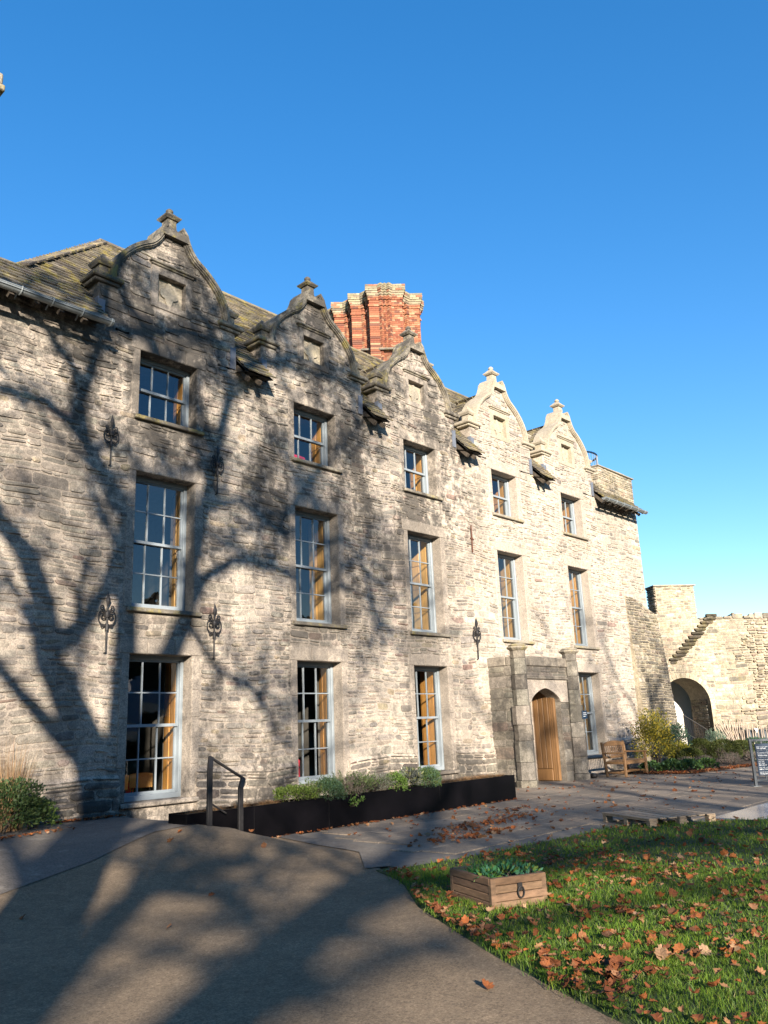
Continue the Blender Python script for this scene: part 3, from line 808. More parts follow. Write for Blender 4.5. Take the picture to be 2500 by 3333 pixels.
for k in range(11):
    t = (k+.5)/11; p = Vector((5.35, roof_y(9.42), 9.47)).lerp(Vector((8.44, YR, ZR+.02)), t); dv = Vector((8.44-5.35, YR-roof_y(9.42), 12.7-9.42)).normalized(); sd_ = Vector((1, -1, 0)).normalized()
    hp.obox(p, dv, sd_, dv.cross(sd_), .2, .14, .022, pick(rnd, PAL_TILE, .2), .006)
hp.build('hip_tiles', MT['tile'], roof, tint=True)
# rafters' ends and eaves boards, lead flashings
segs2 = [(3.2, GC[0]-GHW)]+[(GC[i]+GHW, GC[i+1]-GHW) for i in range(4)]+[(GC[4]+GHW, 27.25)]
for si, (a, c) in enumerate(segs2):
    x = a+.08
    while x < c-.04:
        r_ = MB(); r_.obox((x, -.17, 8.60), (1,0,0), (0,1/LS,SL/LS), (0,-SL/LS,1/LS), .04, .26, .045); r_.build('rafter_end', MT['bark'], roof); x += .42 if c-a > 1 else .3
    for xx, s_ in ((a, 1), (c, -1)):
        if (si == 0 and s_ == 1) or (si == 5 and s_ == -1): continue
        f = MB(); f.box(min(xx, xx-s_*.13), max(xx, xx-s_*.13), -.035, .03, 8.70, 9.16); f.box(min(xx-s_*.01, xx+s_*.014), max(xx-s_*.01, xx+s_*.014), -.03, .45, 8.70, 9.20)
        f.build('lead_flashing', MT['lead'], roof)
# small lean-to eaves at the right end
le = MB(); le.add([(GC[4]+GHW,-.45,8.52),(27.25,-.45,8.52),(27.25,.2,9.1),(GC[4]+GHW,.2,9.1)], [(0,1,2,3)]); le.build('lean_to_roof', MT['under'], roof)
pieces = []; FL = frame((0, -.47, 8.53), (1,0,0), (0,.66/.88,.58/.88), (0,-.58/.88,.66/.88))
tiles(FL, lambda v: [(GC[4]+GHW, 27.25)], 0, .85, rg, (0, .6, -.7), pieces); place_pieces(pieces, 'roof_tile', MT['tile'], roof, 0, 'roof_tile_rest')
def gutter(x0, x1, y, z, name='gutter'):
    n = 10; b = MB(); r = .075
    for xx in (x0, x1):
        for k in range(n+1): t = math.pi+math.pi*k/n; b.v.append((xx, y+r*math.cos(t), z+r*math.sin(t)))
        for k in range(n+1): t = math.pi+math.pi*k/n; b.v.append((xx, y+(r-.008)*math.cos(t), z+(r-.008)*math.sin(t)))
    m = 2*(n+1)
    for k in range(n): b.f.append((k, k+1, m+k+1, m+k)); b.f.append((n+1+k, m+n+1+k, m+n+2+k, n+2+k))
    b.f += [(0, m, m+n+1, n+1), (n, 2*n+1, m+2*n+1, m+n), tuple(range(0, n+1)), tuple(range(m+n, m-1, -1))]; b.c = [(1,1,1)]*len(b.f)
    b.tube([(x0, y-r, z+.005), (x1, y-r, z+.005)], .011, 6); b.tube([(x0, y-r-.004, z-.03), (x1, y-r-.004, z-.03)], .006, 5)
    gt = b.build(name, MT['gutter'], house)
    x = x0+.25
    while x < x1-.05:
        k = MB(); k.tube([(x, y-r-.012, z+.02)]+[(x, y+(r+.012)*math.cos(math.pi+math.pi*q/8), z+(r+.012)*math.sin(math.pi+math.pi*q/8)) for q in range(9)]+[(x, y+.2, z-.09)], .013, 6); k.build('gutter_bracket', MT['gutter'], gt); x += .52
    return gt
gutter(3.2, 6.62, -.53, 8.49); gutter(24.15, 27.22, -.53, 8.50)
# ---- brick chimney cluster
def chimney():
    X0, X1, Y0, Y1, ZB, ZT = 18.20, 19.92, 3.33, 8.1, 12.3, 15.47
    plan = []
    def zig(pa, pb, n, out, depth):
        pa, pb = Vector(pa), Vector(pb); o_ = Vector(out); q = []
        for i in range(n):
            a = pa.lerp(pb, i/n); c = pa.lerp(pb, (i+1)/n); L = (c-a).length
            q += [a, a.lerp(c, .10), a.lerp(c, .10)+o_*depth*.30, a.lerp(c, .22)+o_*depth*.30, a.lerp(c, .5)+o_*depth, a.lerp(c, .78)+o_*depth*.30, a.lerp(c, .90)+o_*depth*.30, a.lerp(c, .90)]
        return q
    plan += zig((X0, Y1), (X0, Y0), 6, (-1, 0), .33)
    plan += zig((X0, Y0), (X1, Y0), 2, (0, -1), .36)
    plan += zig((X1, Y0), (X1, Y1), 6, (1, 0), .33)
    plan += [Vector((X1, Y1))]
    cen = Vector(((X0+X1)/2, (Y0+Y1)/2))
    def ring(off):
        n = len(plan); r = []
        for i in range(n):
            a = plan[i-1]; p = plan[i]; c = plan[(i+1)%n]
            n1 = Vector(((p-a).y, -(p-a).x)); n2 = Vector(((c-p).y, -(c-p).x))
            n1 = n1.normalized() if n1.length > 1e-6 else n2.normalized(); n2 = n2.normalized() if n2.length > 1e-6 else n1
            m = (n1+n2); m = m.normalized() if m.length > 1e-4 else n1
            k = 1/max(.5, m.dot(n1)); r.append(p-m*off*k)
        return r
    return plan, ring, (X0, X1, Y0, Y1, ZB, ZT)
plan, ring, (CX0, CX1, CY0, CY1, CZB, CZT) = chimney()
# make sure ring() offsets outwards
cen = Vector(((CX0+CX1)/2, (CY0+CY1)/2)); sgn = 1 if sum((q-cen).length for q in ring(.1)) > sum((q-cen).length for q in ring(0)) else -1
core = MB(); prof = [(-.02, CZB), (-.02, CZT-.50), (.03, CZT-.42), (.08, CZT-.3), (.085, CZT-.02)]
rings = [[(p.x, p.y, z) for p in ring(o_*sgn)] for o_, z in prof]; n = len(plan)
core.v = [p for r in rings for p in r]
for k in range(len(rings)-1):
    for i in range(n): core.f.append((k*n+i, k*n+(i+1)%n, (k+1)*n+(i+1)%n, (k+1)*n+i))
core.f.append(tuple(range((len(rings)-1)*n, len(rings)*n))); core.c = [(1,1,1)]*len(core.f)
chim = core.build('chimney_stack', MT['brick_mortar'], house)
rg = random.Random(8); pieces = []; z = CZB; row = 0; BH = .075
while z < CZT-.03:
    d_top = CZT-z
    off = 0.0 if d_top > .55 else (.03 if d_top > .47 else (.06 if d_top > .39 else (.09 if d_top > .31 else .11)))
    if .78 > d_top > .70: off = .03
    rr = ring(off*sgn)
    cap_ = d_top < .46
    for i in range(n):
        a, c = rr[i], rr[(i+1)%n]; L = (c-a).length
        if L < .03: continue
        nb = max(1, round(L/.215)); sh_ = (.5 if row % 2 and nb > 1 else 0)
        edges = [0]+[min(1, max(0, (k+1-sh_)/nb)) for k in range(nb-(0 if sh_ else 1))]+[1]
        dv = (c-a).normalized(); on = Vector((dv.y, -dv.x)); on = on if on.dot(((a+c)/2)-cen) > 0 or True else -on
        if sgn*1 > 0: on = -on
        for t0, t1 in zip(edges, edges[1:]):
            if (t1-t0)*L < .035: continue
            p0 = a.lerp(c, t0)+dv*.005; p1 = a.lerp(c, t1)-dv*.005; jut = rg.uniform(.0, .006)
            V = []
            for zz in (z+.005, z+BH-.005):
                V += [(p0.x, p0.y, zz), (p1.x, p1.y, zz), (p1.x+on.x*-.0, p1.y, zz), (p0.x, p0.y, zz)]
            q0, q1 = p0+on*jut, p1+on*jut; r0, r1 = p0-on*.05, p1-on*.05
            V = [(q0.x,q0.y,z+.005),(q1.x,q1.y,z+.005),(r1.x,r1.y,z+.005),(r0.x,r0.y,z+.005),(q0.x,q0.y,z+BH-.005),(q1.x,q1.y,z+BH-.005),(r1.x,r1.y,z+BH-.005),(r0.x,r0.y,z+BH-.005)]
            Fc = [(0,3,2,1),(4,5,6,7),(0,1,5,4),(1,2,6,5),(2,3,7,6),(3,0,4,7)]
            col = pick(rg, PAL_BRICK, .18) if not cap_ else pick(rg, [(3, (.28, .24, .16)), (3, (.34, .29, .185)), (2, (.20, .165, .12)), (1.5, (.32, .15, .09))], .2)
            facing = on.dot(Vector((-.8, -.6)))
            mid_ = (p0+p1)/2
            pieces.append((seen_area((mid_.x, mid_.y, z), (t1-t0)*L, BH, (on.x, on.y, 0)) if facing > .05 else 0, V, Fc, col))
    z += BH; row += 1
place_pieces(pieces, 'brick', MT['brick'], chim, 300, 'brick_rest')
# low brick shoulder at the chimney's foot
sh = MB(); sh.add([(18.15,2.9,12.2),(18.15,4.6,12.2),(18.15,4.6,13.5),(18.15,2.9,12.95),(19.9,2.9,12.2),(19.9,4.6,12.2),(19.9,4.6,13.5),(19.9,2.9,12.95)], [(0,3,2,1),(4,5,6,7),(0,4,7,3),(3,7,6,2)])
shp = sh.build('chimney_shoulder', MT['brick_mortar'], chim)
pieces = []; FS = frame((18.15, 4.6, 12.2), (0,-1,0), (0,0,1), (-1,0,0)); FS2 = frame((18.15, 2.9, 12.2), (1,0,0), (0,0,1), (0,-1,0)); bb = MB()
for k in range(17):
    for q in range(9):
        u = q*.22+(.11 if k % 2 else 0); v = k*.075
        if u < 1.62 and v < 1.3-.33*u-.07: Vv = [FS(u+.005, v+.005, .006), FS(min(u+.215, 1.69), v+.005, .006), FS(min(u+.215, 1.69), v+.07, .006), FS(u+.005, v+.07, .006)]; bb.add(Vv, [(0,1,2,3)], pick(rg, PAL_BRICK, .18))
        if u < 1.6 and v < .68: Vv = [FS2(u+.005, v+.005, .006), FS2(u+.215, v+.005, .006), FS2(u+.215, v+.07, .006), FS2(u+.005, v+.07, .006)]; bb.add(Vv, [(0,1,2,3)], pick(rg, PAL_BRICK, .18))
stuff(bb.build('shoulder_bricks', MT['brick'], chim, tint=True))
cp = MB(); cp.obox((19.0, 3.75, 13.28), (1,0,0), Vector((0,1.7,.55)).normalized(), Vector((0,-.55,1.7)).normalized(), .95, .95, .035, ch=.01); cp.build('shoulder_coping', MT['gable_trim'], chim)
# stone chimney of the left wing, just reaching into view
lc = MB(); lc.box(4.9, 5.76, 3.1, 4.2, 9.0, 15.0)
lcp = lc.build('left_wing_chimney', MT['tower_mortar'], house)
pieces = []
for face, (o_, u_, n_, wd) in enumerate((((4.9, 3.1, 0), (1,0,0), (0,-1,0), .86), ((5.76, 3.1, 0), (0,1,0), (1,0,0), 1.1))):
    fq = frame(o_, u_, (0,0,1), n_)
    for (u0, u1, v0, v1) in rubble_rows(0, wd, 11.5, 15.0, lambda v, wd=wd: [(0, wd)], rg, (.12, .18), (.25, .5)):
        V, Fc = stone_geo(fq, u0, u1, v0, v1, .012, rg, bow=0); pieces.append((0, V, Fc, pick(rg, PAL_TOWER)))
place_pieces(pieces, 'stone', MT['tower'], lcp, 0, 'stone_rest')
k = MB(); k.cbox(4.82, 5.84, 3.02, 4.28, 15.0, 15.16, ch=.02); k.cbox(4.86, 5.80, 3.06, 4.24, 15.16, 15.46, ch=.03); k.build('cap', MT['gable_trim'], lcp)

# ---- iron wall anchors
def anchor(x, z, parent, sc=1.0):
    y = -.055
    r = MB(); r.tube([(x, y, z-.62*sc), (x, y, z+.30*sc)], [.016*sc, .019*sc], 8); r.tube([(x, y, z-.20*sc), (x, y, z-.08*sc)], .034*sc, 8)
    r.tube([(x, y, z-.62*sc), (x, .03, z-.64*sc)], .012, 6); r.lathe([(.05*sc, -.045*sc), (.06*sc, 0), (.05*sc, .045*sc)], (x, y, z+.10*sc), 10)
    an = r.build('wall_anchor', MT['iron'], house)
    h = MB(); h.add([(x-.012, y-.012, z+.26*sc), (x+.012, y-.012, z+.26*sc), (x-.055*sc, y-.02, z+.37*sc), (x+.055*sc, y-.02, z+.37*sc), (x, y-.035, z+.37*sc), (x, y+.012, z+.37*sc), (x, y-.005, z+.56*sc)],
                    [(0,1,4), (0,4,2), (1,3,4), (2,4,6), (4,3,6), (0,2,5), (1,5,3), (0,5,1), (2,6,5), (3,5,6)]); h.build('spearhead', MT['iron'], an)
    for s_ in (-1, 1):
        def spiral(cx, cz, r0, a0, turns, d):
            return [(x+s_*(cx+(r0*(1-.72*i/22))*math.cos(a0+d*turns*2*math.pi*i/22)), y, z+cz+(r0*(1-.72*i/22))*math.sin(a0+d*turns*2*math.pi*i/22)) for i in range(23)]
        big = [(x+s_*.01, y, z-.12*sc)]+[(x+s_*sc*(.03+.15*math.sin(t)), y, z+sc*(.05-.17*math.cos(t))) for t in [.15+.22*i for i in range(11)]]
        q = MB(); q.tube(big+spiral(.085*sc, .08*sc, .085*sc, .9, 1.2, 1), .0145*sc, 6); q.build('scroll', MT['iron'], an)
        q = MB(); q.tube([(x, y, z+.10*sc), (x+s_*.05*sc, y, z+.19*sc)]+spiral(.10*sc, .245*sc, .055*sc, -2.4, 1.15, 1), .012*sc, 6); q.build('scroll', MT['iron'], an)
        q = MB(); q.tube([(x, y, z-.06*sc), (x+s_*.06*sc, y, z-.10*sc)]+spiral(.095*sc, -.12*sc, .04*sc, 2.4, 1.0, -1), .011*sc, 6); q.build('scroll', MT['iron'], an)
ANCH = [(6.96, 6.58, .78), (9.21, 6.51, .83), (7.03, 3.42, .85), (9.18, 3.41, .87), (17.32, 3.68, .9)]
for x, z, k in ANCH: anchor(x, z, house, k)
r = MB(); r.tube([(17.40, -.04, 5.89), (17.40, -.04, 6.62)], .017, 7); r.tube([(17.32, -.045, 6.26), (17.48, -.045, 6.24)], .014, 6); r.lathe([(.03, -.03), (.035, 0), (.03, .03)], (17.40, -.045, 6.25), 8); r.build('tie_bar', MT['rust'], house)

# ---- porch
PY = -.80; PX0, PX1 = PORCH; OX0, OX1 = 18.38, 19.82; ZPT = 3.17
def arch_z(x):          # four-centred arch over the doorway
    t = abs(x-(OX0+OX1)/2)/((OX1-OX0)/2)
    if t >= 1: return 0
    return 2.00+.36*(1-t**1.35)*.55+.36*.45*math.sqrt(max(0, 1-t**2.6))
pb = MB(); FPo = frame((0, PY, 0), (1,0,0), (0,0,1), (0,-1,0)); N = 28
for xa, xb in ((PX0, OX0), (OX1, PX1)): pb.add([FPo(xa, -.1), FPo(xb, -.1), FPo(xb, ZPT-.25), FPo(xa, ZPT-.25)], [(0,1,2,3)])
axs = [OX0+(OX1-OX0)*i/N for i in range(N+1)]
for xa, xb in zip(axs, axs[1:]):
    za, zb = max(arch_z(xa), 2.0), max(arch_z(xb), 2.0)
    pb.add([FPo(xa, za), FPo(xb, zb), FPo(xb, ZPT-.25), FPo(xa, ZPT-.25)], [(0,1,2,3)])
    pb.add([(xa, PY, za), (xa, PY+.35, za), (xb, PY+.35, zb), (xb, PY, zb)], [(0,1,2,3)])
for xx in (OX0, OX1): pb.add([(xx, PY, -.1), (xx, .6, -.1), (xx, .6, 2.6), (xx, PY, 2.0)], [(0,1,2,3)])
pb.add([(PX0,PY,-.1),(PX0,PY,ZPT-.25),(PX0,.02,ZPT-.25),(PX0,.02,-.1)], [(0,1,2,3)]); pb.add([(PX1,PY,-.1),(PX1,.02,-.1),(PX1,.02,ZPT-.25),(PX1,PY,ZPT-.25)], [(0,1,2,3)])
pb.add([(PX0,PY,ZPT-.25),(PX1,PY,ZPT-.25),(PX1,.02,ZPT-.25),(PX0,.02,ZPT-.25)], [(0,1,2,3)])
porch = pb.build('porch', MT['porch_mortar'], house)
FPl = frame((PX0, .02, 0), (0,-1,0), (0,0,1), (-1,0,0)); FPr = frame((PX1, PY, 0), (0,1,0), (0,0,1), (1,0,0)); rg = random.Random(21); pieces = []
for (u0, u1, v0, v1) in rubble_rows(0, .80, -.05, ZPT-.26, lambda v: [(0, .80)], rg, (.16, .30), (.28, .42)):
    for fq, nn in ((FPl, (1,0,0)), (FPr, (1,0,0))):
        V, Fc = stone_geo(fq, u0, u1, v0, v1, .016, rg, .006, 0); pieces.append((seen_area(fq((u0+u1)/2, (v0+v1)/2), u1-u0, v1-v0, nn) if fq is FPl else 0, V, Fc, pick(rg, PAL_PORCH)))
def psp(v):
    if v < 2.0: return [(PX0, OX0), (OX1, PX1)]
    if v < 2.58: return [(PX0, PX0+.3), (PX1-.3, PX1)]
    return [(PX0, PX1)]
for (u0, u1, v0, v1) in rubble_rows(PX0, PX1, -.05, ZPT-.26, psp, rg, (.17, .30), (.26, .44)):
    V, Fc = stone_geo(FPo, u0, u1, v0, v1, .014, rg, .006, 0); pieces.append((seen_area(((u0+u1)/2, PY, (v0+v1)/2), u1-u0, v1-v0, (0,1,0)), V, Fc, pick(rg, PAL_PORCH)))
place_pieces(pieces, 'stone', MT['porch'], porch, 300, 'stone_rest')
# arch head of smooth stone, hood course, parapet coping
for xa, xb in ((PX0+.32, (OX0+OX1)/2), ((OX0+OX1)/2, PX1-.32)):
    poly = [(x, max(arch_z(x), 2.0)+.002) for x in axs if xa-.001 <= x <= xb+.001]
    if xa < 19: poly = [(xa, 2.0), (OX0, 2.0)]+poly[1:]+[(xb-.003, 2.57), (xa, 2.57)]
    else: poly = [(xa+.003, 2.57)]+[poly[0]]+poly[1:-1]+[(OX1, 2.0), (xb, 2.0), (xb, 2.57)]; 
    am = MB(); am.prism(poly, FPo, -.05, .03); am.build('arch_stone', MT['dressed'], porch)
hc = MB(); hc.cbox(PX0+.25, PX1-.25, PY-.07, PY+.05, 2.585, 2.64, ch=.014); hc.cbox(PX0+.25, PX1-.25, PY-.045, PY+.05, 2.64, 2.68, ch=.012); hc.build('hood_mould', MT['porch_mortar'], porch)
x = PX0-.02
for k in range(4):
    l = (PX1-PX0+.04)/4; c_ = MB(); c_.cbox(x+.004, x+l-.004, PY-.05, PY+.25, ZPT-.25, ZPT-rnd.uniform(0, .02), ch=.02); c_.build('coping', MT['porch_mortar'], porch); x += l
for xx in (PX0-.03, PX1-.22): 
    c_ = MB(); c_.cbox(xx, xx+.25, PY+.26, -.0, ZPT-.25, ZPT-.01, ch=.02); c_.build('coping', MT['porch_mortar'], porch)
# corner buttress shafts with carved caps
for cxp in (PX0+.10, PX1-.10):
    z = -.06; oct_ = lambda r, z: (r, z)
    hs = [.22, .42, .5, .38, .46, .40, .36, .40, .30]
    for k, h in enumerate(hs):
        wdt = .27 if k == 0 else (.235 if z < 1.9 else .195)
        if z+h > 3.30: h = 3.30-z
        if h <= .02: break
        sb = MB(); n8 = 8; off = math.pi/8; rr = wdt
        sb.lathe([(rr*.97, .004), (rr, .014), (rr, h-.014), (rr*.97, h-.004)], (cxp+rg.uniform(-.014, .014), PY-.06+rg.uniform(-.014, .014), z), 8, pick(rg, PAL_PORCH, .25)); sb.build('shaft_stone', MT['porch'], porch, tint=True); z += h
    cp = MB(); cp.lathe([(.20, 0), (.24, .03), (.275, .06), (.28, .085), (.22, .11), (.24, .125), (.20, .155), (.08, .18)], (cxp, PY-.06, 3.28), 10); cp.build('shaft_cap', MT['gable_trim'], porch)
# open oak door folded back along the right side of the passage
dl = MB(); DX = OX1-.10
door = MB(); door.box(DX, DX+.05, PY+.32, .55, .02, 2.34, (.8, .8, .8)); door = door.build('door', MT['door_wood'], house, tint=True)
yy = PY+.33
while yy < .5:
    p_ = MB(); k = rnd.uniform(.8, 1.2); p_.cbox(DX-.022, DX+.002, yy, yy+.135, .32, 2.32, (k, k, k), .008); p_.build('plank', MT['door_wood'], door, tint=True); yy += .15
p_ = MB(); p_.cbox(DX-.026, DX+.001, PY+.33, .5, .02, .30, (1, 1, 1), .008); p_.build('kick_rail', MT['door_wood'], door, tint=True)
for k in range(3):
    p_ = MB(); p_.cbox(DX-.03+.012*k, DX+.06, PY+.13+.065*k, PY+.185+.065*k, .02, 2.12+.05*k, (1.05, 1.05, 1.05), .006); p_.build('door_frame', MT['door_wood'], door, tint=True)
pr = MB(); pr.add([(OX0-.2,.6,-.1),(OX1+.2,.6,-.1),(OX1+.2,.6,2.7),(OX0-.2,.6,2.7)], [(0,1,2,3)]); pr.add([(OX0,PY+.3,2.55),(OX1,PY+.3,2.55),(OX1,.6,2.55),(OX0,.6,2.55)], [(3,2,1,0)]); pr.build('passage', MT['room'], porch)
fl = MB(); fl.cbox(OX0, OX1, PY-.02, .6, -.05, .006, ch=.004); fl.build('threshold', MT['concrete'], porch)
# hanging notice on the porch's right-hand shaft
hs_ = thing('hanging_sign', 'small navy notice hung by a cord on the porch shaft', 'sign', (20.50, PY-.30, 1.55))
b = MB(); b.cbox(20.37, 20.63, PY-.315, PY-.295, 1.55, 1.76, ch=.004); b.build('board', MT['navy'], hs_)
b = MB(); b.tube([(20.39, PY-.305, 1.76), (20.50, PY-.29, 1.98), (20.61, PY-.305, 1.76)], .006, 5); b.build('cord', MT['iron'], hs_)
for k, (wd, hh) in enumerate(((.16, .018), (.18, .012), (.12, .012))):
    b = MB(); b.box(20.41, 20.41+wd, PY-.319, PY-.3155, 1.695-.045*k, 1.695-.045*k+hh); b.build('lettering', MT['white'], hs_)
# drainpipe beside the porch
dp = MB(); dp.tube([(20.78, -.10, 0), (20.78, -.10, .95)], .045, 10); dp.build('drainpipe', MT['iron'], house)

# ------------------------------------------------------------------ castle tower, buttress, curtain wall
tower = thing('castle_tower', 'square rubble tower top with flat slab coping beside the end gable', 'tower', (26.8, 1.6, 0))
tb = MB(); TX0, TX1, TY0, TY1, TZ0, TZ1 = 25.3, 27.85, .16, 3.2, 8.3, 9.98
tb.box(TX0, TX1, TY0, TY1, TZ0, TZ1); tb.box(25.3, 27.5, .4, 3.2, -.1, 8.3)
tbo = tb.build('tower_body', MT['tower_mortar'], tower)
rg = random.Random(31); pieces = []
FT = frame((0, TY0, 0), (1,0,0), (0,0,1), (0,-1,0)); FTl = frame((TX0, TY1, 0), (0,-1,0), (0,0,1), (-1,0,0)); FTr = frame((TX1, TY0, 0), (0,1,0), (0,0,1), (1,0,0))
for (u0, u1, v0, v1) in rubble_rows(TX0, TX1, TZ0, TZ1, lambda v: [(TX0, TX1)], rg):
    V, Fc = stone_geo(FT, u0, u1, v0, v1, .022, rg, bow=.4); pieces.append((seen_area(((u0+u1)/2, TY0, (v0+v1)/2), u1-u0, v1-v0, (0,1,0)), V, Fc, pick(rg, PAL_TOWER)))
for fq in (FTl, FTr):
    for (u0, u1, v0, v1) in rubble_rows(0, 3.04, TZ0, TZ1, lambda v: [(0, 3.04)], rg):
        V, Fc = stone_geo(fq, u0, u1, v0, v1, .022, rg, bow=.4); pieces.append((0, V, Fc, pick(rg, PAL_TOWER)))
place_pieces(pieces, 'stone', MT['tower'], tbo, 300, 'stone_rest')
x = TX0-.05
while x < TX1:
    l = min(rnd.uniform(.5, .8), TX1+.08-x); k = MB(); k.cbox(x+.004, x+l-.004, TY0-.07, TY1+.05, TZ1, TZ1+.05+rnd.uniform(-.008, .008), ch=.012); k.build('coping_slab', MT['gable_trim'], tower); x += l
# round lookout railing on the tower
lk = thing('lookout_railing', 'dark blue ring railing on top of the stone tower', 'railing', (25.75, 1.3, 10.03))
def ringpts(r, z, n=28): return [(25.75+r*math.cos(2*math.pi*i/n), 1.3+r*math.sin(2*math.pi*i/n), z) for i in range(n+1)]
b = MB(); b.tube(ringpts(.85, 10.62), .035, 6); b.build('top_rail', MT['navy'], lk); b = MB(); b.tube(ringpts(.85, 10.10), .025, 6); b.build('bottom_rail', MT['navy'], lk)
for i in range(40):
    t = 2*math.pi*i/40; b = MB(); b.tube([(25.75+.85*math.cos(t), 1.3+.85*math.sin(t), 10.03), (25.75+.85*math.cos(t), 1.3+.85*math.sin(t), 10.62)], .03 if i % 8 == 0 else .009, 5); b.build('baluster', MT['navy'], lk)
# battered buttress
but = thing('stone_buttress', 'dark mottled battered stone buttress between the house end and castle wall', 'buttress', (27.1, .2, 0))
FB = frame((0, -.30, 0), (1,0,0), (0,.052,.9986), (0,-1,0))
def bsp(v):
    top = 28.32-max(0, (v-3.4))*.12
    if v > 5.0: top = 28.12-(v-5.0)*3.4
    return [(25.92, top)] if top > 26.3 else []
b = MB()
for va, vb in zip([0, 3.4, 5.0, 5.3], [3.4, 5.0, 5.3, 5.5]):
    a, c = bsp(va+1e-4), bsp(vb-1e-4)
    if a and c: b.add([FB(25.92, va), FB(a[0][1], va), FB(c[0][1], vb), FB(25.92, vb)], [(0,1,2,3)]); q = FB(a[0][1], va); q2 = FB(c[0][1], vb); b.add([q, (q[0]+.2, 3.4, q[2]), (q2[0]+.2, 3.4, q2[2]), q2], [(0,1,2,3)])
b.add([(25.92, -.30, -.2), (28.32, -.30, -.2), FB(28.32, 0), FB(25.92, 0)], [(0,1,2,3)]); b.add([(25.92, -.30, -.2), FB(25.92, 5.5), (25.92, .1, 5.5), (25.92, .1, -.2)], [(0,1,2,3)])
bo = b.build('buttress_body', MT['tower_mortar'], but); pieces = []
MT['buttress'] = stone_mat('buttress_stone', (1, 1, 1), True, stain=1.0, zone=False, lichen=.15)
for (u0, u1, v0, v1) in rubble_rows(25.92, 28.4, .1, 5.5, bsp, rg, (.08, .17), (.16, .42)):
    V, Fc = stone_geo(FB, u0, u1, v0, v1, rg.uniform(.015, .04), rg, .012, .5); c = pick(rg, PAL_TOWER); pieces.append((seen_area(FB((u0+u1)/2, (v0+v1)/2), u1-u0, v1-v0, (0,1,0)), V, Fc, tuple(x*.8 for x in c)))
place_pieces(pieces, 'stone', MT['buttress'], bo, 300, 'stone_rest')
# curtain wall with an archway, turned towards the lawn
cu = R(40); CU = Vector((math.cos(cu), -math.sin(cu), 0)); CN = Vector((-math.sin(cu), -math.cos(cu), 0)); CO = Vector((30.5, 1.0, 0))
FC = frame(CO, CU, (0,0,1), CN)
cw = thing('castle_wall', 'sunlit ruined castle curtain wall with a round archway and a raised merlon', 'wall', tuple(CO+CU*3))
AC, AR, AS = .72, .98, 1.93       # arch centre, radius, springing
def ctop(s): 
    if .04 < s < 1.62: return 6.40
    if s <= .04: return 5.6
    if s < 2.7: return 5.36-.07*(s-1.62)
    return 5.22+.1*math.sin(2.1*s)+.06*math.sin(5.3*s)
def carch(v):
    if v < AS: return (AC-AR, AC+AR)
    d = AR*AR-(v-AS)**2
    return (AC-math.sqrt(d), AC+math.sqrt(d)) if d > 0 else None
def csp(v):
    base = [(-2.2, 9.5)] if v < 5.1 else ([(-2.2, 1.62)] if v < 5.32 else ([(.06, 1.62)] if v < 6.40 else []))
    hs = []
    if carch(v): a = carch(v); hs.append((a[0]-.16, a[1]+.16) if v < AS+AR else a)
    elif v < AS+AR+.2: hs.append((AC-math.sqrt(max(0, (AR+.2)**2-(v-AS)**2)), AC+math.sqrt(max(0, (AR+.2)**2-(v-AS)**2))))
    out = []
    for q in base: out += cut(q, hs)
    return out
b = MB(); vs_ = [-.2, .5, 1.0, AS]+[AS+AR*math.sin(math.pi/2*k/10) for k in range(1, 11)]+[5.1]
for va, vb in zip(vs_, vs_[1:]):
    a, c = carch(va+1e-4), carch(vb-1e-4)
    if a is None and c is None: b.add([FC(-2.2, va), FC(9.5, va), FC(9.5, vb), FC(-2.2, vb)], [(0,1,2,3)]); continue
    a = a or (AC, AC); c = c or (AC, AC)
    b.add([FC(-2.2, va), FC(a[0], va), FC(c[0], vb), FC(-2.2, vb)], [(0,1,2,3)]); b.add([FC(a[1], va), FC(9.5, va), FC(9.5, vb), FC(c[1], vb)], [(0,1,2,3)])
    for q, r_ in ((a[0], c[0]), (a[1], c[1])): b.add([FC(q, va), FC(q, va, -1.5), FC(r_, vb, -1.5), FC(r_, vb)], [(0,1,2,3)])
b.add([FC(-2.2, 5.1), FC(9.5, 5.1), FC(9.5, 5.1, -1.5), FC(-2.2, 5.1, -1.5)], [(0,1,2,3)])
for (a, c, va, vb, d0) in ((-2.2, 1.62, 5.1, 5.33, .0), (.05, 1.62, 5.33, 6.40, .0)):
    P = [(a, va), (c, va), (c, vb), (a, vb)]; b.prism(P, FC, d0, -.7)
cwb = b.build('wall_body', MT['tower_mortar'], cw); rg = random.Random(41); pieces = []
for (u0, u1, v0, v1) in rubble_rows(-2.2, 9.5, .2, 6.40, csp, rg, (.07, .16), (.15, .45)):
    rough_ = (u0+u1)/2 > 3.3+.3*math.sin(3*v0)
    V, Fc = stone_geo(FC, u0, u1, v0, v1, rg.uniform(.03, .10) if rough_ else rg.uniform(.006, .022), rg, .016 if rough_ else .008, .6)
    c = pick(rg, PAL_TOWER, .15); pieces.append((seen_area(FC((u0+u1)/2, (v0+v1)/2), u1-u0, v1-v0, tuple(CN)), V, Fc, c))
for fq, wd in ((frame(FC(.05, 0, 0), -CN, (0,0,1), -CU), .7), (frame(FC(1.62, 0, 0), -CN, (0,0,1), CU), .7)):
    for (u0, u1, v0, v1) in rubble_rows(0, wd, 5.33, 6.4, lambda v: [(0, .7)], rg):
        V, Fc = stone_geo(fq, u0, u1, v0, v1, .05, rg, bow=.3); pieces.append((0, V, Fc, pick(rg, PAL_TOWER)))
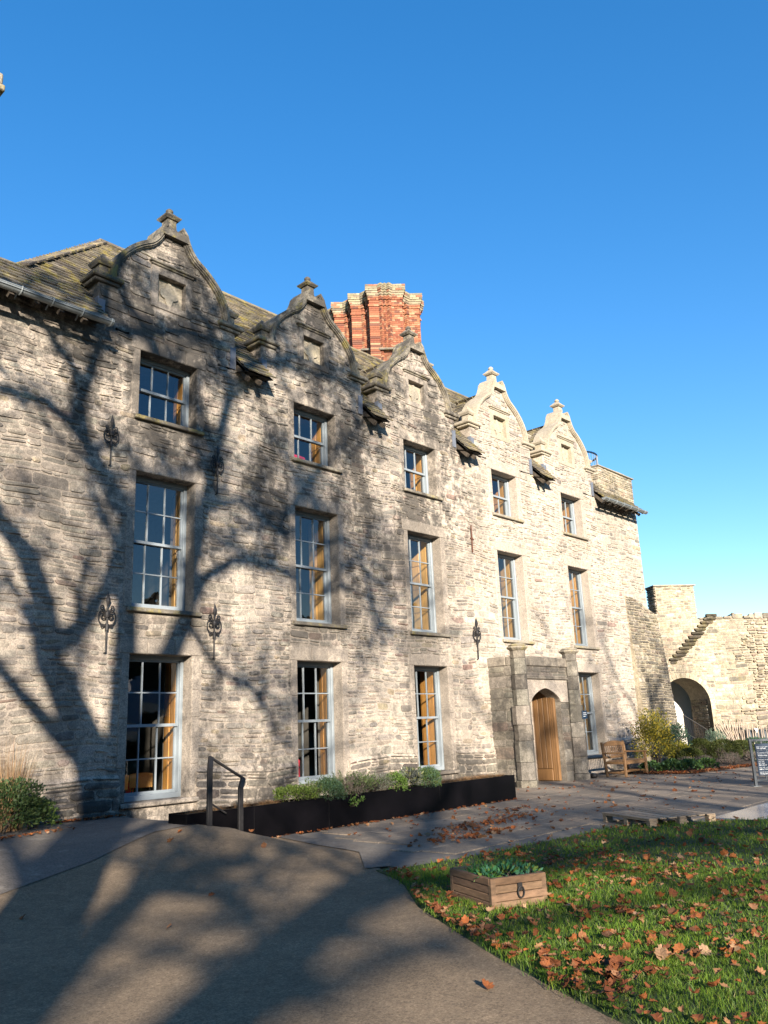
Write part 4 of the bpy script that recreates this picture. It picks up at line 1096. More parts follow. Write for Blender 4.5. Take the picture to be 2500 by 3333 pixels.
# inside of the passage
for fq in (frame(FC(AC+AR, 0, 0), -CN, (0,0,1), -CU), frame(FC(AC-AR, 0, 0), -CN, (0,0,1), CU)):
    for (u0, u1, v0, v1) in rubble_rows(.25, 1.5, .3, AS+.2, lambda v: [(.25, 1.5)], rg):
        V, Fc = stone_geo(fq, u0, u1, v0, v1, .035, rg, bow=.2); pieces.append((0, V, Fc, pick(rg, PAL_TOWER)))
place_pieces(pieces, 'stone', MT['tower'], cwb, 300, 'stone_rest')
for k in range(19):        # voussoirs
    t0, t1 = math.pi*k/19, math.pi*(k+1)/19; r1 = AR+.16+rg.uniform(0, .05)
    P = [(AC+AR*math.cos(t0+.012), AS+AR*math.sin(t0+.012)), (AC+r1*math.cos(t0+.012), AS+r1*math.sin(t0+.012)), (AC+r1*math.cos(t1-.012), AS+r1*math.sin(t1-.012)), (AC+AR*math.cos(t1-.012), AS+AR*math.sin(t1-.012))]
    v_ = MB(); v_.prism(P, FC, -.3, .02, pick(rg, [(1, (.55, .49, .37))], .1)); v_.build('voussoir', MT['tower'], cw, tint=True)
for s_ in (AC-AR-.16, AC+AR):
    z = .3
    while z < AS-.02:
        h = min(.28, AS-z); v_ = MB(); v_.prism([(s_, z+.006), (s_+.16, z+.006), (s_+.16, z+h-.006), (s_, z+h-.006)], FC, -.3, .02, pick(rg, [(1, (.50, .44, .33))], .1)); v_.build('arch_jamb_stone', MT['tower'], cw, tint=True); z += h
# stepped dark stones of a lost stair running up the wall
steps = 13
for k in range(steps):
    t = k/(steps-1); s0 = .30+(2.02-.30)*t**.95; z0 = 3.55+(5.17-3.55)*t; wd = .34+.14*rg.random()
    for q in (0, 1):
        V, Fc = stone_geo(FC, s0-.06+.05*q, s0+wd*(.75 if q else 1), z0-.12*q, z0-.12*q+.12, .12-.05*q, rg, .004, .2); v_ = MB(); v_.add(V, Fc, pick(rg, [(1, (.075, .065, .045)), (1, (.12, .10, .065))], .2)); v_.build('step_stone', MT['tower'], cw, tint=True)
# flat slab on the merlon and loose stones along the top
b = MB(); b.prism([(-.03, 6.40), (1.70, 6.40), (1.70, 6.445), (-.03, 6.445)], FC, .06, -.76); b.build('merlon_slab', MT['gable_trim'], cw)
s_ = 1.66
while s_ < 9.4:
    l = rg.uniform(.12, .4); h = rg.uniform(.06, .2)*(1.3 if s_ > 3 else .7); V, Fc = stone_geo(FC, s_, s_+l, 5.08, 5.12+h, rg.uniform(.02, .08), rg, .004, .2)
    v_ = MB(); v_.add(V, Fc, pick(rg, PAL_TOWER)); fr2 = FC(s_, 5.1, -.05); v_.add([FC(s_, 5.1+h*.9, .02), FC(s_+l, 5.1+h*.9, .02), FC(s_+l, 5.1+h*.6, -.5), FC(s_, 5.1+h*.6, -.5)], [(0,1,2,3)], pick(rg, PAL_TOWER)); v_.build('top_stone', MT['tower'], cw, tint=True); s_ += l
# whitewashed inner arch seen through the opening
ia = MB(); FI = frame(CO-CN*1.9, CU, (0,0,1), CN)
MT['limewash'] = simple('limewash', (.72, .69, .62), .9, .06)
pts = []
for k in range(13): t = math.pi*k/12; pts.append((AC-.05+.45*math.cos(t), 1.36+.45*math.sin(t)))
out_ = [(1.75, 1.62), (1.75, 3.2), (-.9, 3.2), (-.9, 1.62)]
for k in range(12):
    a, c = pts[k], pts[k+1]
    ra = 1.9; A2 = (AC-.05+ra*math.cos(math.pi*k/12), 1.36+ra*math.sin(math.pi*k/12)); C2 = (AC-.05+ra*math.cos(math.pi*(k+1)/12), 1.36+ra*math.sin(math.pi*(k+1)/12))
    ia.prism([a, A2, C2, c], FI, 0, -.25)
ia.prism([(AC-.05+.45, .2), (AC-.05+1.9, .2), (AC-.05+1.9, 1.36), (AC-.05+.45, 1.36)], FI, 0, -.25); ia.prism([(AC-.05-1.9, .2), (AC-.05-.45, .2), (AC-.05-.45, 1.36), (AC-.05-1.9, 1.36)], FI, 0, -.25)
ia.build('inner_arch', MT['limewash'], cw)
b = MB(); b.add([FC(-2.4, .2, -3.6), FC(3.5, .2, -3.6), FC(3.5, 3.6, -3.6), FC(-2.4, 3.6, -3.6)], [(0,1,2,3)]); b.build('back_wall', MT['tower_mortar'], cw)
#@@PART2
# ------------------------------------------------------------------ metal planter
PLY0, PLY1, PLX0, PLX1, PLZ = -2.42, -1.99, 7.03, 15.02, .475
planter = thing('metal_planter', 'long black steel planter trough set along the terrace below the windows', 'planter', (11, -2.07, 0))
cutx = [PLX0, 8.2, 9.72, 12.55, PLX1]
for a, c in zip(cutx, cutx[1:]):
    b = MB(); b.cbox(a+.001, c-.001, PLY0, PLY0+.012, -.03, PLZ, ch=.002); b.cbox(a+.001, c-.001, PLY0, PLY0+.05, PLZ-.006, PLZ+.002, ch=.001); b.build('front_panel', MT['black_metal'], planter)
    b = MB(); b.cbox(a+.001, c-.001, PLY1-.012, PLY1, -.03, PLZ, ch=.002); b.build('back_panel', MT['black_metal'], planter)
for a in (PLX0-.012, PLX1):
    b = MB(); b.cbox(a, a+.012, PLY0, PLY1, -.03, PLZ, ch=.002); b.build('end_panel', MT['black_metal'], planter)
b = MB(); nx = 60
for i in range(nx+1):
    for j in range(5): b.v.append((PLX0+.012+(PLX1-PLX0-.024)*i/nx, PLY0+.012+(PLY1-PLY0-.024)*j/4, PLZ-.045+rnd.uniform(-.012, .02)))
for i in range(nx):
    for j in range(4): k = i*5+j; b.f.append((k, k+5, k+6, k+1)); b.c.append((1,1,1))
b.build('soil', MT['soil'], planter)

# ------------------------------------------------------------------ plants
nrg = np.random.default_rng(4)
def leaves_mesh(P, D, L, Wd, cols, bend=.0):
    """rhombic leaves: P base points (n,3), D unit directions, L lengths, Wd widths -> V, F, per-face colours"""
    n = len(P); ref = nrg.normal(size=(n, 3)); S = np.cross(D, ref); S /= np.linalg.norm(S, axis=1)[:, None]+1e-9
    N = np.cross(S, D); M_ = P+D*L[:, None]*.5+N*(bend*L)[:, None] if np.ndim(bend) or bend else P+D*L[:, None]*.5
    T = P+D*L[:, None]
    V = np.stack([P, M_+S*Wd[:, None]*.5, T, M_-S*Wd[:, None]*.5], 1).reshape(-1, 3)
    Fc = np.arange(n*4).reshape(n, 4); return V, Fc, cols
def unit(a): return a/(np.linalg.norm(a, axis=1)[:, None]+1e-9)
def shade(n, pal, jit=.25):
    pal = np.array(pal); c = pal[nrg.integers(0, len(pal), n)]; return c*(1+nrg.uniform(-jit, jit, (n, 1)))
def bush(name, label, loc, r, pal, n=1500, ll=(.03, .06), lw=.5, upb=.5, shell=.55, cat='shrub', group=None, stems=7, clip=False, lumps=9):
    t = thing(name, label, cat, loc, group); loc = np.array(loc); r = np.array(r, float)
    # leaf clumps inside an uneven ellipsoid
    lum = unit(nrg.normal(size=(lumps, 3))); amp = nrg.uniform(-.2, .25, lumps)*(0.35 if clip else 1)
    d = unit(nrg.normal(size=(n, 3))); d[:, 2] = np.where(d[:, 2] < -.35, -d[:, 2], d[:, 2])
    k = 1+((d@lum.T > .72)*amp).sum(1)
    rad = (shell+(1-shell)*nrg.random(n)**.6)*k
    P = loc+np.array([0, 0, r[2]*.45])+d*rad[:, None]*r*np.array([1, 1, .62]); P[:, 2] = np.maximum(P[:, 2], loc[2]+.01)
    D = unit(d*(1-upb)+np.array([0, 0, 1])*upb+nrg.normal(size=(n, 3))*.45)
    L = nrg.uniform(*ll, n); V, Fc, c = leaves_mesh(P, D, L, L*lw, shade(n, pal))
    np_mesh('foliage', V, Fc, c, MT['leaf'], t)
    s = MB()
    for i in range(stems):
        a = rnd.uniform(0, 6.28); q = rnd.uniform(.3, .8); e = Vector((loc[0]+math.cos(a)*r[0]*q, loc[1]+math.sin(a)*r[1]*q, loc[2]+r[2]*rnd.uniform(.4, .8)))
        s.tube([(loc[0]+math.cos(a)*r[0]*.1, loc[1]+math.sin(a)*r[1]*.1, loc[2]-.02), tuple(Vector(tuple(loc)).lerp(e, .5)+Vector((0, 0, r[2]*.08))), tuple(e)], [.012, .008, .003], 4)
    s.build('stem', MT['bark'], t); return t
def sprigs(name, label, loc, r, h, pal, n=50, per=26, ll=(.018, .035), lw=.3, lean=.35, cat='plant', group=None, stemcol=None):
    """upright sprigs clothed in short leaves (rosemary, lavender, sage)"""
    t = thing(name, label, cat, loc, group); loc = np.array(loc); Vs = []; s = MB(); Ps = []; Ds = []
    for i in range(n):
        a = rnd.uniform(0, 6.28); q = math.sqrt(rnd.random()); b0 = Vector((loc[0]+math.cos(a)*q*r*.5, loc[1]+math.sin(a)*q*r*.5, loc[2]-.02)); hh = h*rnd.uniform(.6, 1.05)*(1-.35*q)
        tip = b0+Vector((math.cos(a)*q*r*(.5+lean)+rnd.uniform(-.03, .03), math.sin(a)*q*r*(.5+lean)+rnd.uniform(-.03, .03), hh))
        md = b0.lerp(tip, .5)+Vector((0, 0, .12*hh)); s.tube([b0, md, tip], [.004, .003, .0015], 3, cap=False)
        tt = nrg.uniform(.15, 1, per); B = np.array([(b0.lerp(md, min(1, 2*x)) if x < .5 else md.lerp(tip, 2*x-1)) for x in tt]); ax = np.array((tip-b0).normalized())
        Ps.append(B); Ds.append(unit(nrg.normal(size=(per, 3))+ax*1.1))
    P = np.concatenate(Ps); D = np.concatenate(Ds); m = len(P); L = nrg.uniform(*ll, m)
    V, Fc, c = leaves_mesh(P, D, L, L*lw, shade(m, pal)); np_mesh('foliage', V, Fc, c, MT['leaf'], t); s.build('stem', MT['bark'], t); return t
def blades(name, label, loc, r, h, pal, n=300, w=.006, arch=.5, cat='grass clump', group=None, as_part=True):
    """tuft of arching grass blades"""
    t = thing(name, label, cat, loc, group); loc = np.array(loc)
    a = nrg.uniform(0, 6.28, n); q = np.sqrt(nrg.random(n)); B = loc+np.stack([np.cos(a)*q*r*.45, np.sin(a)*q*r*.45, np.zeros(n)-.01], 1)
    dirs = np.stack([np.cos(a), np.sin(a), np.zeros(n)], 1)*q[:, None]+nrg.normal(size=(n, 3))*.15; dirs[:, 2] = 0
    H = h*nrg.uniform(.5, 1.05, n); S = np.stack([-np.sin(a), np.cos(a), np.zeros(n)], 1)*w*.5
    M1 = B+dirs*(r*.25*arch)+np.stack([0*H, 0*H, H*.55], 1); T = B+dirs*(r*arch)+np.stack([0*H, 0*H, H], 1)
    V = np.stack([B-S, B+S, M1+S*.8, M1-S*.8, T], 1).reshape(-1, 3); k = np.arange(n)[:, None]*5
    Fq = np.concatenate([k+np.array([[0, 1, 2]]), k+np.array([[0, 2, 3]]), k+np.array([[3, 2, 4]])], 1).reshape(-1, 3)
    c = np.repeat(shade(n, pal), 3, 0); np_mesh('blades', V, Fq, c, MT['grass'], t); return t
G_DK = [(.03, .06, .02), (.04, .075, .024), (.055, .09, .026)]; G_MD = [(.08, .13, .025), (.10, .15, .035), (.065, .115, .025)]
G_BL = [(.05, .10, .06), (.07, .13, .08), (.045, .09, .055)]; G_GR = [(.16, .17, .14), (.20, .21, .17), (.13, .15, .11)]; STRAW = [(.36, .22, .11), (.28, .15, .07), (.42, .30, .17)]
LAV = [(.17, .13, .11), (.14, .14, .10), (.20, .17, .14)]; YEL = [(.52, .40, .04), (.42, .34, .04), (.20, .18, .03), (.12, .13, .025)]
PZ = PLZ-.03
gp = 'herbs in the black planter'
bush('thyme_mat', 'low bright green creeping herb at the left of the planter', (9.13, -2.2, PZ), (.36, .22, .20), [(.08, .13, .02), (.11, .15, .025)], 2200, (.02, .04), .5, group=gp, stems=3, cat='herb')
sprigs('rosemary_bush', 'upright light green rosemary beside the creeping herb in the planter', (9.47, -2.18, PZ), .26, .38, G_MD, 80, 40, (.02, .045), .24, cat='herb', group=gp)
bush('trailing_rosemary', 'dark blue-green rosemary spilling over the black planter front', (9.82, -2.33, PZ-.12), (.31, .26, .42), G_DK+G_BL, 5200, (.02, .045), .26, .55, cat='herb', group=gp)
sprigs('trailing_parsley', 'bright green leafy sprig hanging below the planter rim', (10.24, -2.40, PZ-.14), .17, .20, [(.09, .17, .03), (.07, .14, .025)], 22, 26, (.025, .045), .6, 1.2, cat='herb', group=gp)
bush('lavender_bush', 'rounded grey-brown lavender mound in the middle of the planter', (10.42, -2.25, PZ-.04), (.30, .24, .29), LAV, 4200, (.03, .07), .14, .7, cat='herb', group=gp)
sprigs('tall_rosemary', 'tall green rosemary behind the lavender mound', (10.50, -2.10, PZ), .46, .46, G_MD+G_DK, 190, 44, (.02, .045), .24, .4, cat='herb', group=gp)
sprigs('curry_plant', 'silvery grey upright herb beside the tall rosemary', (11.12, -2.12, PZ), .30, .40, G_GR, 130, 40, (.025, .05), .16, .35, cat='herb', group=gp)
bush('oregano_bush', 'bright green bushy herb next to the silvery herb', (11.48, -2.26, PZ-.06), (.24, .22, .31), [(.075, .14, .022), (.10, .165, .03)], 2600, (.02, .04), .4, .5, cat='herb', group=gp)
bush('sage_bush', 'grey-green broad leaved sage in the planter', (11.90, -2.2, PZ-.02), (.29, .24, .29), G_GR+[(.20, .21, .09)], 900, (.05, .09), .4, .3, cat='herb', group=gp)
bush('rosemary_clump', 'upright blue-green rosemary at the planter right hand group', (12.32, -2.32, PZ-.10), (.28, .24, .40), G_BL+G_MD, 4000, (.02, .045), .26, .75, cat='herb', group=gp)
sprigs('rosemary_sprigs', 'tall thin light green sprigs rising behind the right hand rosemary', (12.45, -2.10, PZ), .28, .44, G_MD, 70, 44, (.02, .045), .24, cat='herb', group=gp)
dry = [(7.35, .09), (7.75, .11), (8.2, .13), (8.6, .10), (8.8, .10)]+[(12.75+.21*i_, .08+.02*(i_ % 3)) for i_ in range(11)]
for x, h in dry:
    blades('dry_grass_tuft', 'short dry straw coloured grass tuft at the end of the planter', (x, -2.1, PZ-.01), .26, h, STRAW, 260, .006, .8, group='dry tufts in the planter')

# handrail
hr = thing('handrail', 'dark flat steel handrail on two posts at the planter end of the slope', 'handrail', (7.6, -2.56, .3))
def bar(name, pts, w, d, parent, mat):
    b = MB()
    for p, q in zip(pts, pts[1:]):
        p, q = Vector(p), Vector(q); dv = (q-p); L = dv.length; dv.normalize(); sv = Vector((0, 1, 0)); sv = (sv-dv*sv.dot(dv)).normalized(); b.obox((p+q)/2, sv.cross(dv), sv, dv, w/2, d/2, L/2+.01, ch=.004)
    return b.build(name, mat, parent)
bar('post', [(7.30, -2.56, .28), (7.30, -2.56, 1.06), (7.36, -2.50, 1.21)], .075, .045, hr, MT['iron'])
bar('post', [(7.84, -2.56, .12), (7.84, -2.56, .76), (7.93, -2.50, .88)], .075, .045, hr, MT['iron'])
bar('rail', [(7.35, -2.50, 1.21), (7.94, -2.50, .885)], .028, .05, hr, MT['iron'])
bar('mid_rail', [(7.32, -2.50, .62), (7.62, -2.50, .44)], .02, .03, hr, MT['iron'])

# ------------------------------------------------------------------ timber planter box on the lawn
crate = thing('wooden_planter_box', 'low wooden planter box with a ring handle standing on the lawn', 'planter', (6.45, -7.95, 0))
cf, cr, cl = Vector((6.0, -8.22, 0)), Vector((6.50, -8.44, 0)), Vector((6.28, -7.55, 0))
uR = (cr-cf); lenR = uR.length; uR.normalize(); uL = Vector((-uR.y, uR.x, 0)); lenL = .72; Z0 = .015
cb = cf+uR*lenR+uL*lenL; bh = .062
for k in range(4):
    for i, (o_, d_, L, nn) in enumerate(((cf, uR, lenR, -uL), (cf, uL, lenL, -uR), (cf+uL*lenL, uR, lenR, uL), (cf+uR*lenR, uL, lenL, uR))):
        lap = .0 if (k+i) % 2 else -.045
        b = MB(); q = rnd.uniform(.8, 1.15); c_ = (q, q*rnd.uniform(.94, 1.02), q*rnd.uniform(.88, 1.0)); z = Z0+k*bh+bh/2+.006
        jut = rnd.uniform(-.004, .004)
        b.obox(o_+d_*(L/2)+nn*(-.022+jut)+Vector((0, 0, z)), d_, nn, (0, 0, 1), L/2+lap*.5-.001, .022, bh/2-.002, c_, .005); b.build('board', MT['crate'], crate, tint=True)
for o_ in (cf+uR*.024+uL*.024, cf+uR*(lenR-.024)+uL*.024, cf+uL*(lenL-.024)+uR*.024, cf+uR*(lenR-.024)+uL*(lenL-.024)):
    b = MB(); b.obox(o_+Vector((0, 0, .13)), uR, uL, (0, 0, 1), .0235, .0235, .125, (.8, .8, .8), .004); b.build('corner_post', MT['crate'], crate, tint=True)
so = MB(); zz = .215; so.add([tuple(p+Vector((0, 0, zz))) for p in (cf+uR*.04+uL*.04, cf+uR*(lenR-.04)+uL*.04, cf+uR*(lenR-.04)+uL*(lenL-.04), cf+uL*(lenL-.04)+uR*.04)], [(0,1,2,3)]); so.build('soil', MT['soil'], crate)
hp_ = cf+uR*(lenR*.5)-uL*.012; b = MB(); b.obox(hp_+Vector((0, 0, .185)), uR, uL, (0,0,1), .022, .006, .03, ch=.003); pl_ = b.build('handle_plate', MT['iron'], crate)
b = MB(); b.tube([tuple(hp_-uL*.014+uR*(.03*math.sin(t))+Vector((0, 0, .145+.043*math.cos(t)))) for t in [2*math.pi*i/16 for i in range(17)]], .006, 6); b.build('ring', MT['iron'], pl_)
for k, (fu, fv, h, kind) in enumerate(((.18, .30, .17, 0), (.14, .5, .15, 0), (.28, .22, .10, 1), (.42, .35, .11, 1), (.46, .16, .08, 1), (.25, .55, .14, 0), (.1, .2, .09, 1), (.45, .55, .07, 1))):
    p = cf+uR*fu+uL*fv
    (blades('strap_leaf_plant', 'bright green strappy leaved plant in the wooden planter box', (p.x, p.y, .21), .17, h, [(.09, .24, .05), (.06, .18, .05), (.12, .28, .07)], 34, .016, 1.1, cat='plant', group='strappy plants in the wooden box') if kind == 0 else
     bush('leafy_plant', 'low blue-green leafy plant in the wooden planter box', (p.x, p.y, .205), (.10, .10, h), [(.04, .14, .08), (.05, .18, .07), (.10, .16, .03)], 110, (.03, .06), .45, .2, cat='plant', group='leafy plants in the wooden box', stems=3))
# ------------------------------------------------------------------ pallet
pal = thing('wooden_pallet', 'weathered wooden shipping pallet lying on the terrace at the lawn edge', 'pallet', (12.2, -6.5, 0))
pf = Vector((11.50, -7.0, 0)); ua = (Vector((12.1, -5.93, 0))-pf).normalized(); ub = Vector((ua.y, -ua.x, 0)); LA, LB = 1.2, 1.12
def pbx(u0, u1, v0, v1, z0, z1, nm):
    b = MB(); q = rnd.uniform(.75, 1.2); c = pf+ua*((u0+u1)/2)+ub*((v0+v1)/2)+Vector((0, 0, (z0+z1)/2)); b.obox(c, ua, ub, (0,0,1), (u1-u0)/2, (v1-v0)/2, (z1-z0)/2, (q, q*.98, q*.95), .004); b.build(nm, MT['pallet'], pal, tint=True)
for u in (0, .555, 1.105):
    pbx(u, u+.095, .002, LB-.002, .001, .021, 'runner')
    for v in (0.005, .50, LB-.125): pbx(u+.002, u+.093, v, v+.12, .022, .099, 'block')
for v in (0.0, .50, LB-.12): pbx(.0, LA, v, v+.12, .100, .119, 'stringer')
v = 0.0
for w_ in (.14, .10, .14, .10, .14, .10, .14):
    pbx(0.004, LA-.004, v, v+w_, .120, .139, 'deck_board'); v += w_+.043
# ------------------------------------------------------------------ bench
bn = thing('wooden_bench', 'short varnished timber garden bench with slatted back against the wall', 'bench', (21.9, -1.3, 0))
BX0, BX1, BF, BB = 21.32, 22.62, -1.72, -1.12
def bb_(nm, x0, x1, y0, y1, z0, z1, ch=.008): b = MB(); b.cbox(x0, x1, y0, y1, z0, z1, ch=ch); return b.build(nm, MT['bench'], bn)
for x in (BX0, BX1-.065):
    bb_('leg', x, x+.065, BF, BF+.065, 0, .60); 
    b = MB(); b.obox((x+.0325, BB+.02, .455), (1,0,0), Vector((0,1,-.10)).normalized(), Vector((0,.10,1)).normalized(), .0325, .03, .455, ch=.006); b.build('leg', MT['bench'], bn)
    bb_('arm', x-.012, x+.077, BF-.03, BB+.02, .60, .638); bb_('side_rail', x+.012, x+.05, BF+.065, BB, .33, .40); bb_('side_stretcher', x+.015, x+.048, BF+.065, BB, .09, .14)
bb_('front_rail', BX0+.065, BX1-.065, BF+.012, BF+.045, .32, .405); bb_('stretcher', BX0+.065, BX1-.065, (BF+BB)/2, (BF+BB)/2+.03, .09, .14)
for k in range(6): bb_('seat_slat', BX0+.0, BX1-.0, BF+.005+k*.092, BF+.082+k*.092, .405, .427, .006)
bb_('back_rail', BX0+.065, BX1-.065, BB-.0, BB+.03, .47, .53)
tr_ = MB(); n = 16; P = [(BX0+.04+(BX1-BX0-.08)*i/n, .86+.075*math.sin(math.pi*i/n)) for i in range(n+1)]; poly = [(BX0+.04, .80), (BX1-.04, .80)]+list(reversed(P)); fq = frame((0, BB+.065, 0), (1,0,0), (0,0,1), (0,-1,0)); tr_.prism(poly, fq, 0, .035); tr_.build('top_rail', MT['bench'], bn)
ns = 11
for k in range(ns):
    x = BX0+.085+(BX1-BX0-.17)*(k+.5)/ns; b = MB(); b.obox((x, BB+.034, .665), (1,0,0), Vector((0,1,-.12)).normalized(), Vector((0,.12,1)).normalized(), .019, .008, .145, ch=.004); b.build('back_slat', MT['bench'], bn)
# ------------------------------------------------------------------ welcome sign on two posts
sg = thing('welcome_sign', 'navy welcome sign in a slate grey post frame on the terrace', 'sign', (19.3, -6.2, 0))
sx, sy = Vector((.70, -.714, 0)), Vector((.714, .70, 0)); S0 = Vector((18.93, -5.87, 0))
def sb(nm, u0, u1, d0, d1, z0, z1, mat, parent=sg):
    b = MB(); c = S0+sx*((u0+u1)/2)+sy*((d0+d1)/2)+Vector((0, 0, (z0+z1)/2)); b.obox(c, sx, sy, (0,0,1), (u1-u0)/2, (d1-d0)/2, (z1-z0)/2, ch=.003); return b.build(nm, mat, parent)
SW, SH = 1.10, .97
sb('post', 0, .055, 0, .055, 0, SH, MT['post_grey']); sb('post', SW-.055, SW, 0, .055, 0, SH, MT['post_grey']); sb('top_bar', .055, SW-.055, .002, .053, SH-.05, SH-.001, MT['post_grey']); sb('bottom_bar', .055, SW-.055, .002, .053, .10, .15, MT['post_grey'])
panel = sb('panel', .115, SW-.115, .012, .034, .215, .87, MT['navy'])
for u in (.25, SW-.29): sb('bracket', u, u+.04, .014, .032, .151, .214, MT['post_grey']); sb('bracket', u, u+.04, .014, .032, .871, SH-.051, MT['post_grey'])
sb('base_plate', -.06, .115, -.06, .115, 0.003, .012, MT['gutter']); sb('base_plate', SW-.115, SW+.06, -.06, .115, 0.003, .012, MT['gutter'])
def text(body, u, z, size, bold=False):
    cv = bpy.data.curves.new('lettering', 'FONT'); cv.body = body; cv.size = size; cv.extrude = .0008; cv.offset = .0012 if bold else 0
    ob = bpy.data.objects.new('tmp_text', cv); COL.objects.link(ob); dg = bpy.context.evaluated_depsgraph_get(); me = bpy.data.meshes.new_from_object(ob.evaluated_get(dg)); bpy.data.objects.remove(ob)
    me.materials.clear(); me.materials.append(MT['white']); o = bpy.data.objects.new('lettering', me); link(o, panel)
    p = S0+sx*u+sy*.0105+Vector((0, 0, z)); m = Matrix((sx, Vector((0, 0, 1)), -sy)).transposed().to_4x4(); m.translation = p; o.matrix_world = m
text('Castell Y Gelli', .215, .795, .030); text('Hay Castle', .215, .763, .030, True)
text('Croeso i Gastell y Gelli', .145, .665, .052); text('Welcome to Hay Castle', .145, .612, .052, True)
for k, (s_, bo_) in enumerate((('Mynediad am ddim', 0), ('Siop Gaffi', 0), ('Free entry', 1), ('Open all year', 1))): text(s_, .145, .53-.036*k, .032, bo_)
for k, (s_, bo_) in enumerate((('Siop, caffi, oriel', 0), ('Gallery, Bookshop', 1), ('Llwyfan gwylio', 0), ('Viewing Platform', 1))): text(s_, .145, .37-.036*k-(.02 if k > 1 else 0), .032, bo_)
lg = sb('logo', .148, .198, .0095, .0118, .765, .815, MT['white'], panel); sb('logo_tower', .155, .169, .008, .0094, .775, .805, MT['navy'], lg); sb('logo_tower', .177, .191, .008, .0094, .775, .805, MT['navy'], lg)
ln = sb('rule', .145, .80, .0105, .0118, .735, .737, MT['white'], panel); sb('rule', .145, .80, .0105, .0118, .585, .587, MT['white'], panel)
# ------------------------------------------------------------------ small ground lamps by the porch
for x, y, lb in ((20.95, -.95, 'small round black ground lamp on the terrace by the porch'), (20.72, -.82, 'smaller black ground lamp tucked against the porch shaft')):
    t = thing('ground_lamp', lb, 'lamp', (x, y, 0), 'ground lamps by the porch'); b = MB(); k = 1 if x > 20.8 else .6
    b.lathe([(.06*k, 0), (.085*k, .02), (.10*k, .05), (.10*k, .09*k), (.07*k, .12*k), (.03*k, .13*k)], (x, y, 0), 12); b.build('housing', MT['iron'], t, smooth=True); b = MB(); b.lathe([(.06*k, 0), (.05*k, .012), (.0, .018)], (x, y, .128*k), 10); b.build('lens', MT['gutter'], t)
# ------------------------------------------------------------------ stair railing, paling fence, leaning stakes
def cpt(s, d, z): return FC(s, z, d)
ir = thing('iron_stair_railing', 'black iron railing sloping down in front of the castle archway', 'railing', cpt(.9, .4, .5))
A_, B_ = Vector(cpt(.36, .4, 1.55)), Vector(cpt(1.20, .4, 1.0))
b = MB(); b.tube([A_, B_], .022, 6); b.build('top_rail', MT['iron'], ir); dn = Vector((0, 0, -.62)); b = MB(); b.tube([A_+dn, B_+dn], .016, 6); b.build('bottom_rail', MT['iron'], ir)
for k in range(12): p = A_.lerp(B_, k/11); b = MB(); b.tube([p, p+dn*(1.25 if k in (0, 11) else 1)], .024 if k in (0, 11) else .009, 5); b.build('baluster', MT['iron'], ir)
pf_ = thing('paling_fence', 'cleft chestnut paling fence strung with small flags in front of the castle wall', 'fence', cpt(4.5, .5, .5))
s_ = 2.55; k = 0
while s_ < 7.6:
    h = .86+rnd.uniform(-.05, .08)-.03*(s_-2.5); p = Vector(cpt(s_, .5+rnd.uniform(-.02, .02), .38)); q = p+Vector((rnd.uniform(-.04, .04), rnd.uniform(-.03, .03), h*.80))
    b = MB(); b.tube([p, p.lerp(q, .5)+Vector((rnd.uniform(-.012, .012), 0, 0)), q, q+Vector((0, 0, .05))], [.024, .022, .02, .004], 5); b.build('pale', MT['stick'], pf_); s_ += .115
for z in (.62, .95): b = MB(); b.tube([cpt(2.5, .53, z), cpt(5, .53, z-.02), cpt(7.7, .53, z)], .006, 4); b.build('wire', MT['iron'], pf_)
for k, s_ in enumerate((2.95, 3.55, 4.2, 4.9, 5.6)):
    b = MB(); b.add([cpt(s_, .56, .98), cpt(s_+.17, .56, .975), cpt(s_+.085, .575, .80), cpt(s_, .555, .98), cpt(s_+.17, .555, .975), cpt(s_+.085, .57, .80)], [(0,1,2), (5,4,3)]); b.build('flag', (MT['limewash'], MT['timber_gold'])[k % 2], pf_)
for k in range(11):
    base = Vector(cpt(2.12+.045*k+rnd.uniform(-.03, .03), .42+rnd.uniform(-.1, .1), .42)); top = Vector(cpt(1.75+.11*k, .12, 1.28+rnd.uniform(-.1, .15)))
    b = MB(); b.tube([base, base.lerp(top, .5)+Vector((rnd.uniform(-.02, .02), 0, rnd.uniform(-.02, .02))), top], [.022, .02, .016], 5)
    tag(b.build('wooden_stake', MT['stick']), 'pale bare wooden stake leaning on the castle wall beside the paling fence', 'stake', 'stakes leaning on the castle wall')
tarp = MB(); tarp.add([cpt(2.75, .32, .42), cpt(7.6, .32, .42), cpt(7.6, .30, .88), cpt(2.75, .30, .93), cpt(2.75, .12, .42), cpt(7.6, .12, .42), cpt(7.6, .12, .86), cpt(2.75, .12, .91)], [(0,1,2,3), (3,2,6,7), (0,3,7,4), (1,5,6,2)])
tag(tarp.build('dark_tarpaulin', MT['post_grey']), 'dark cover standing behind the paling fence', 'cover')
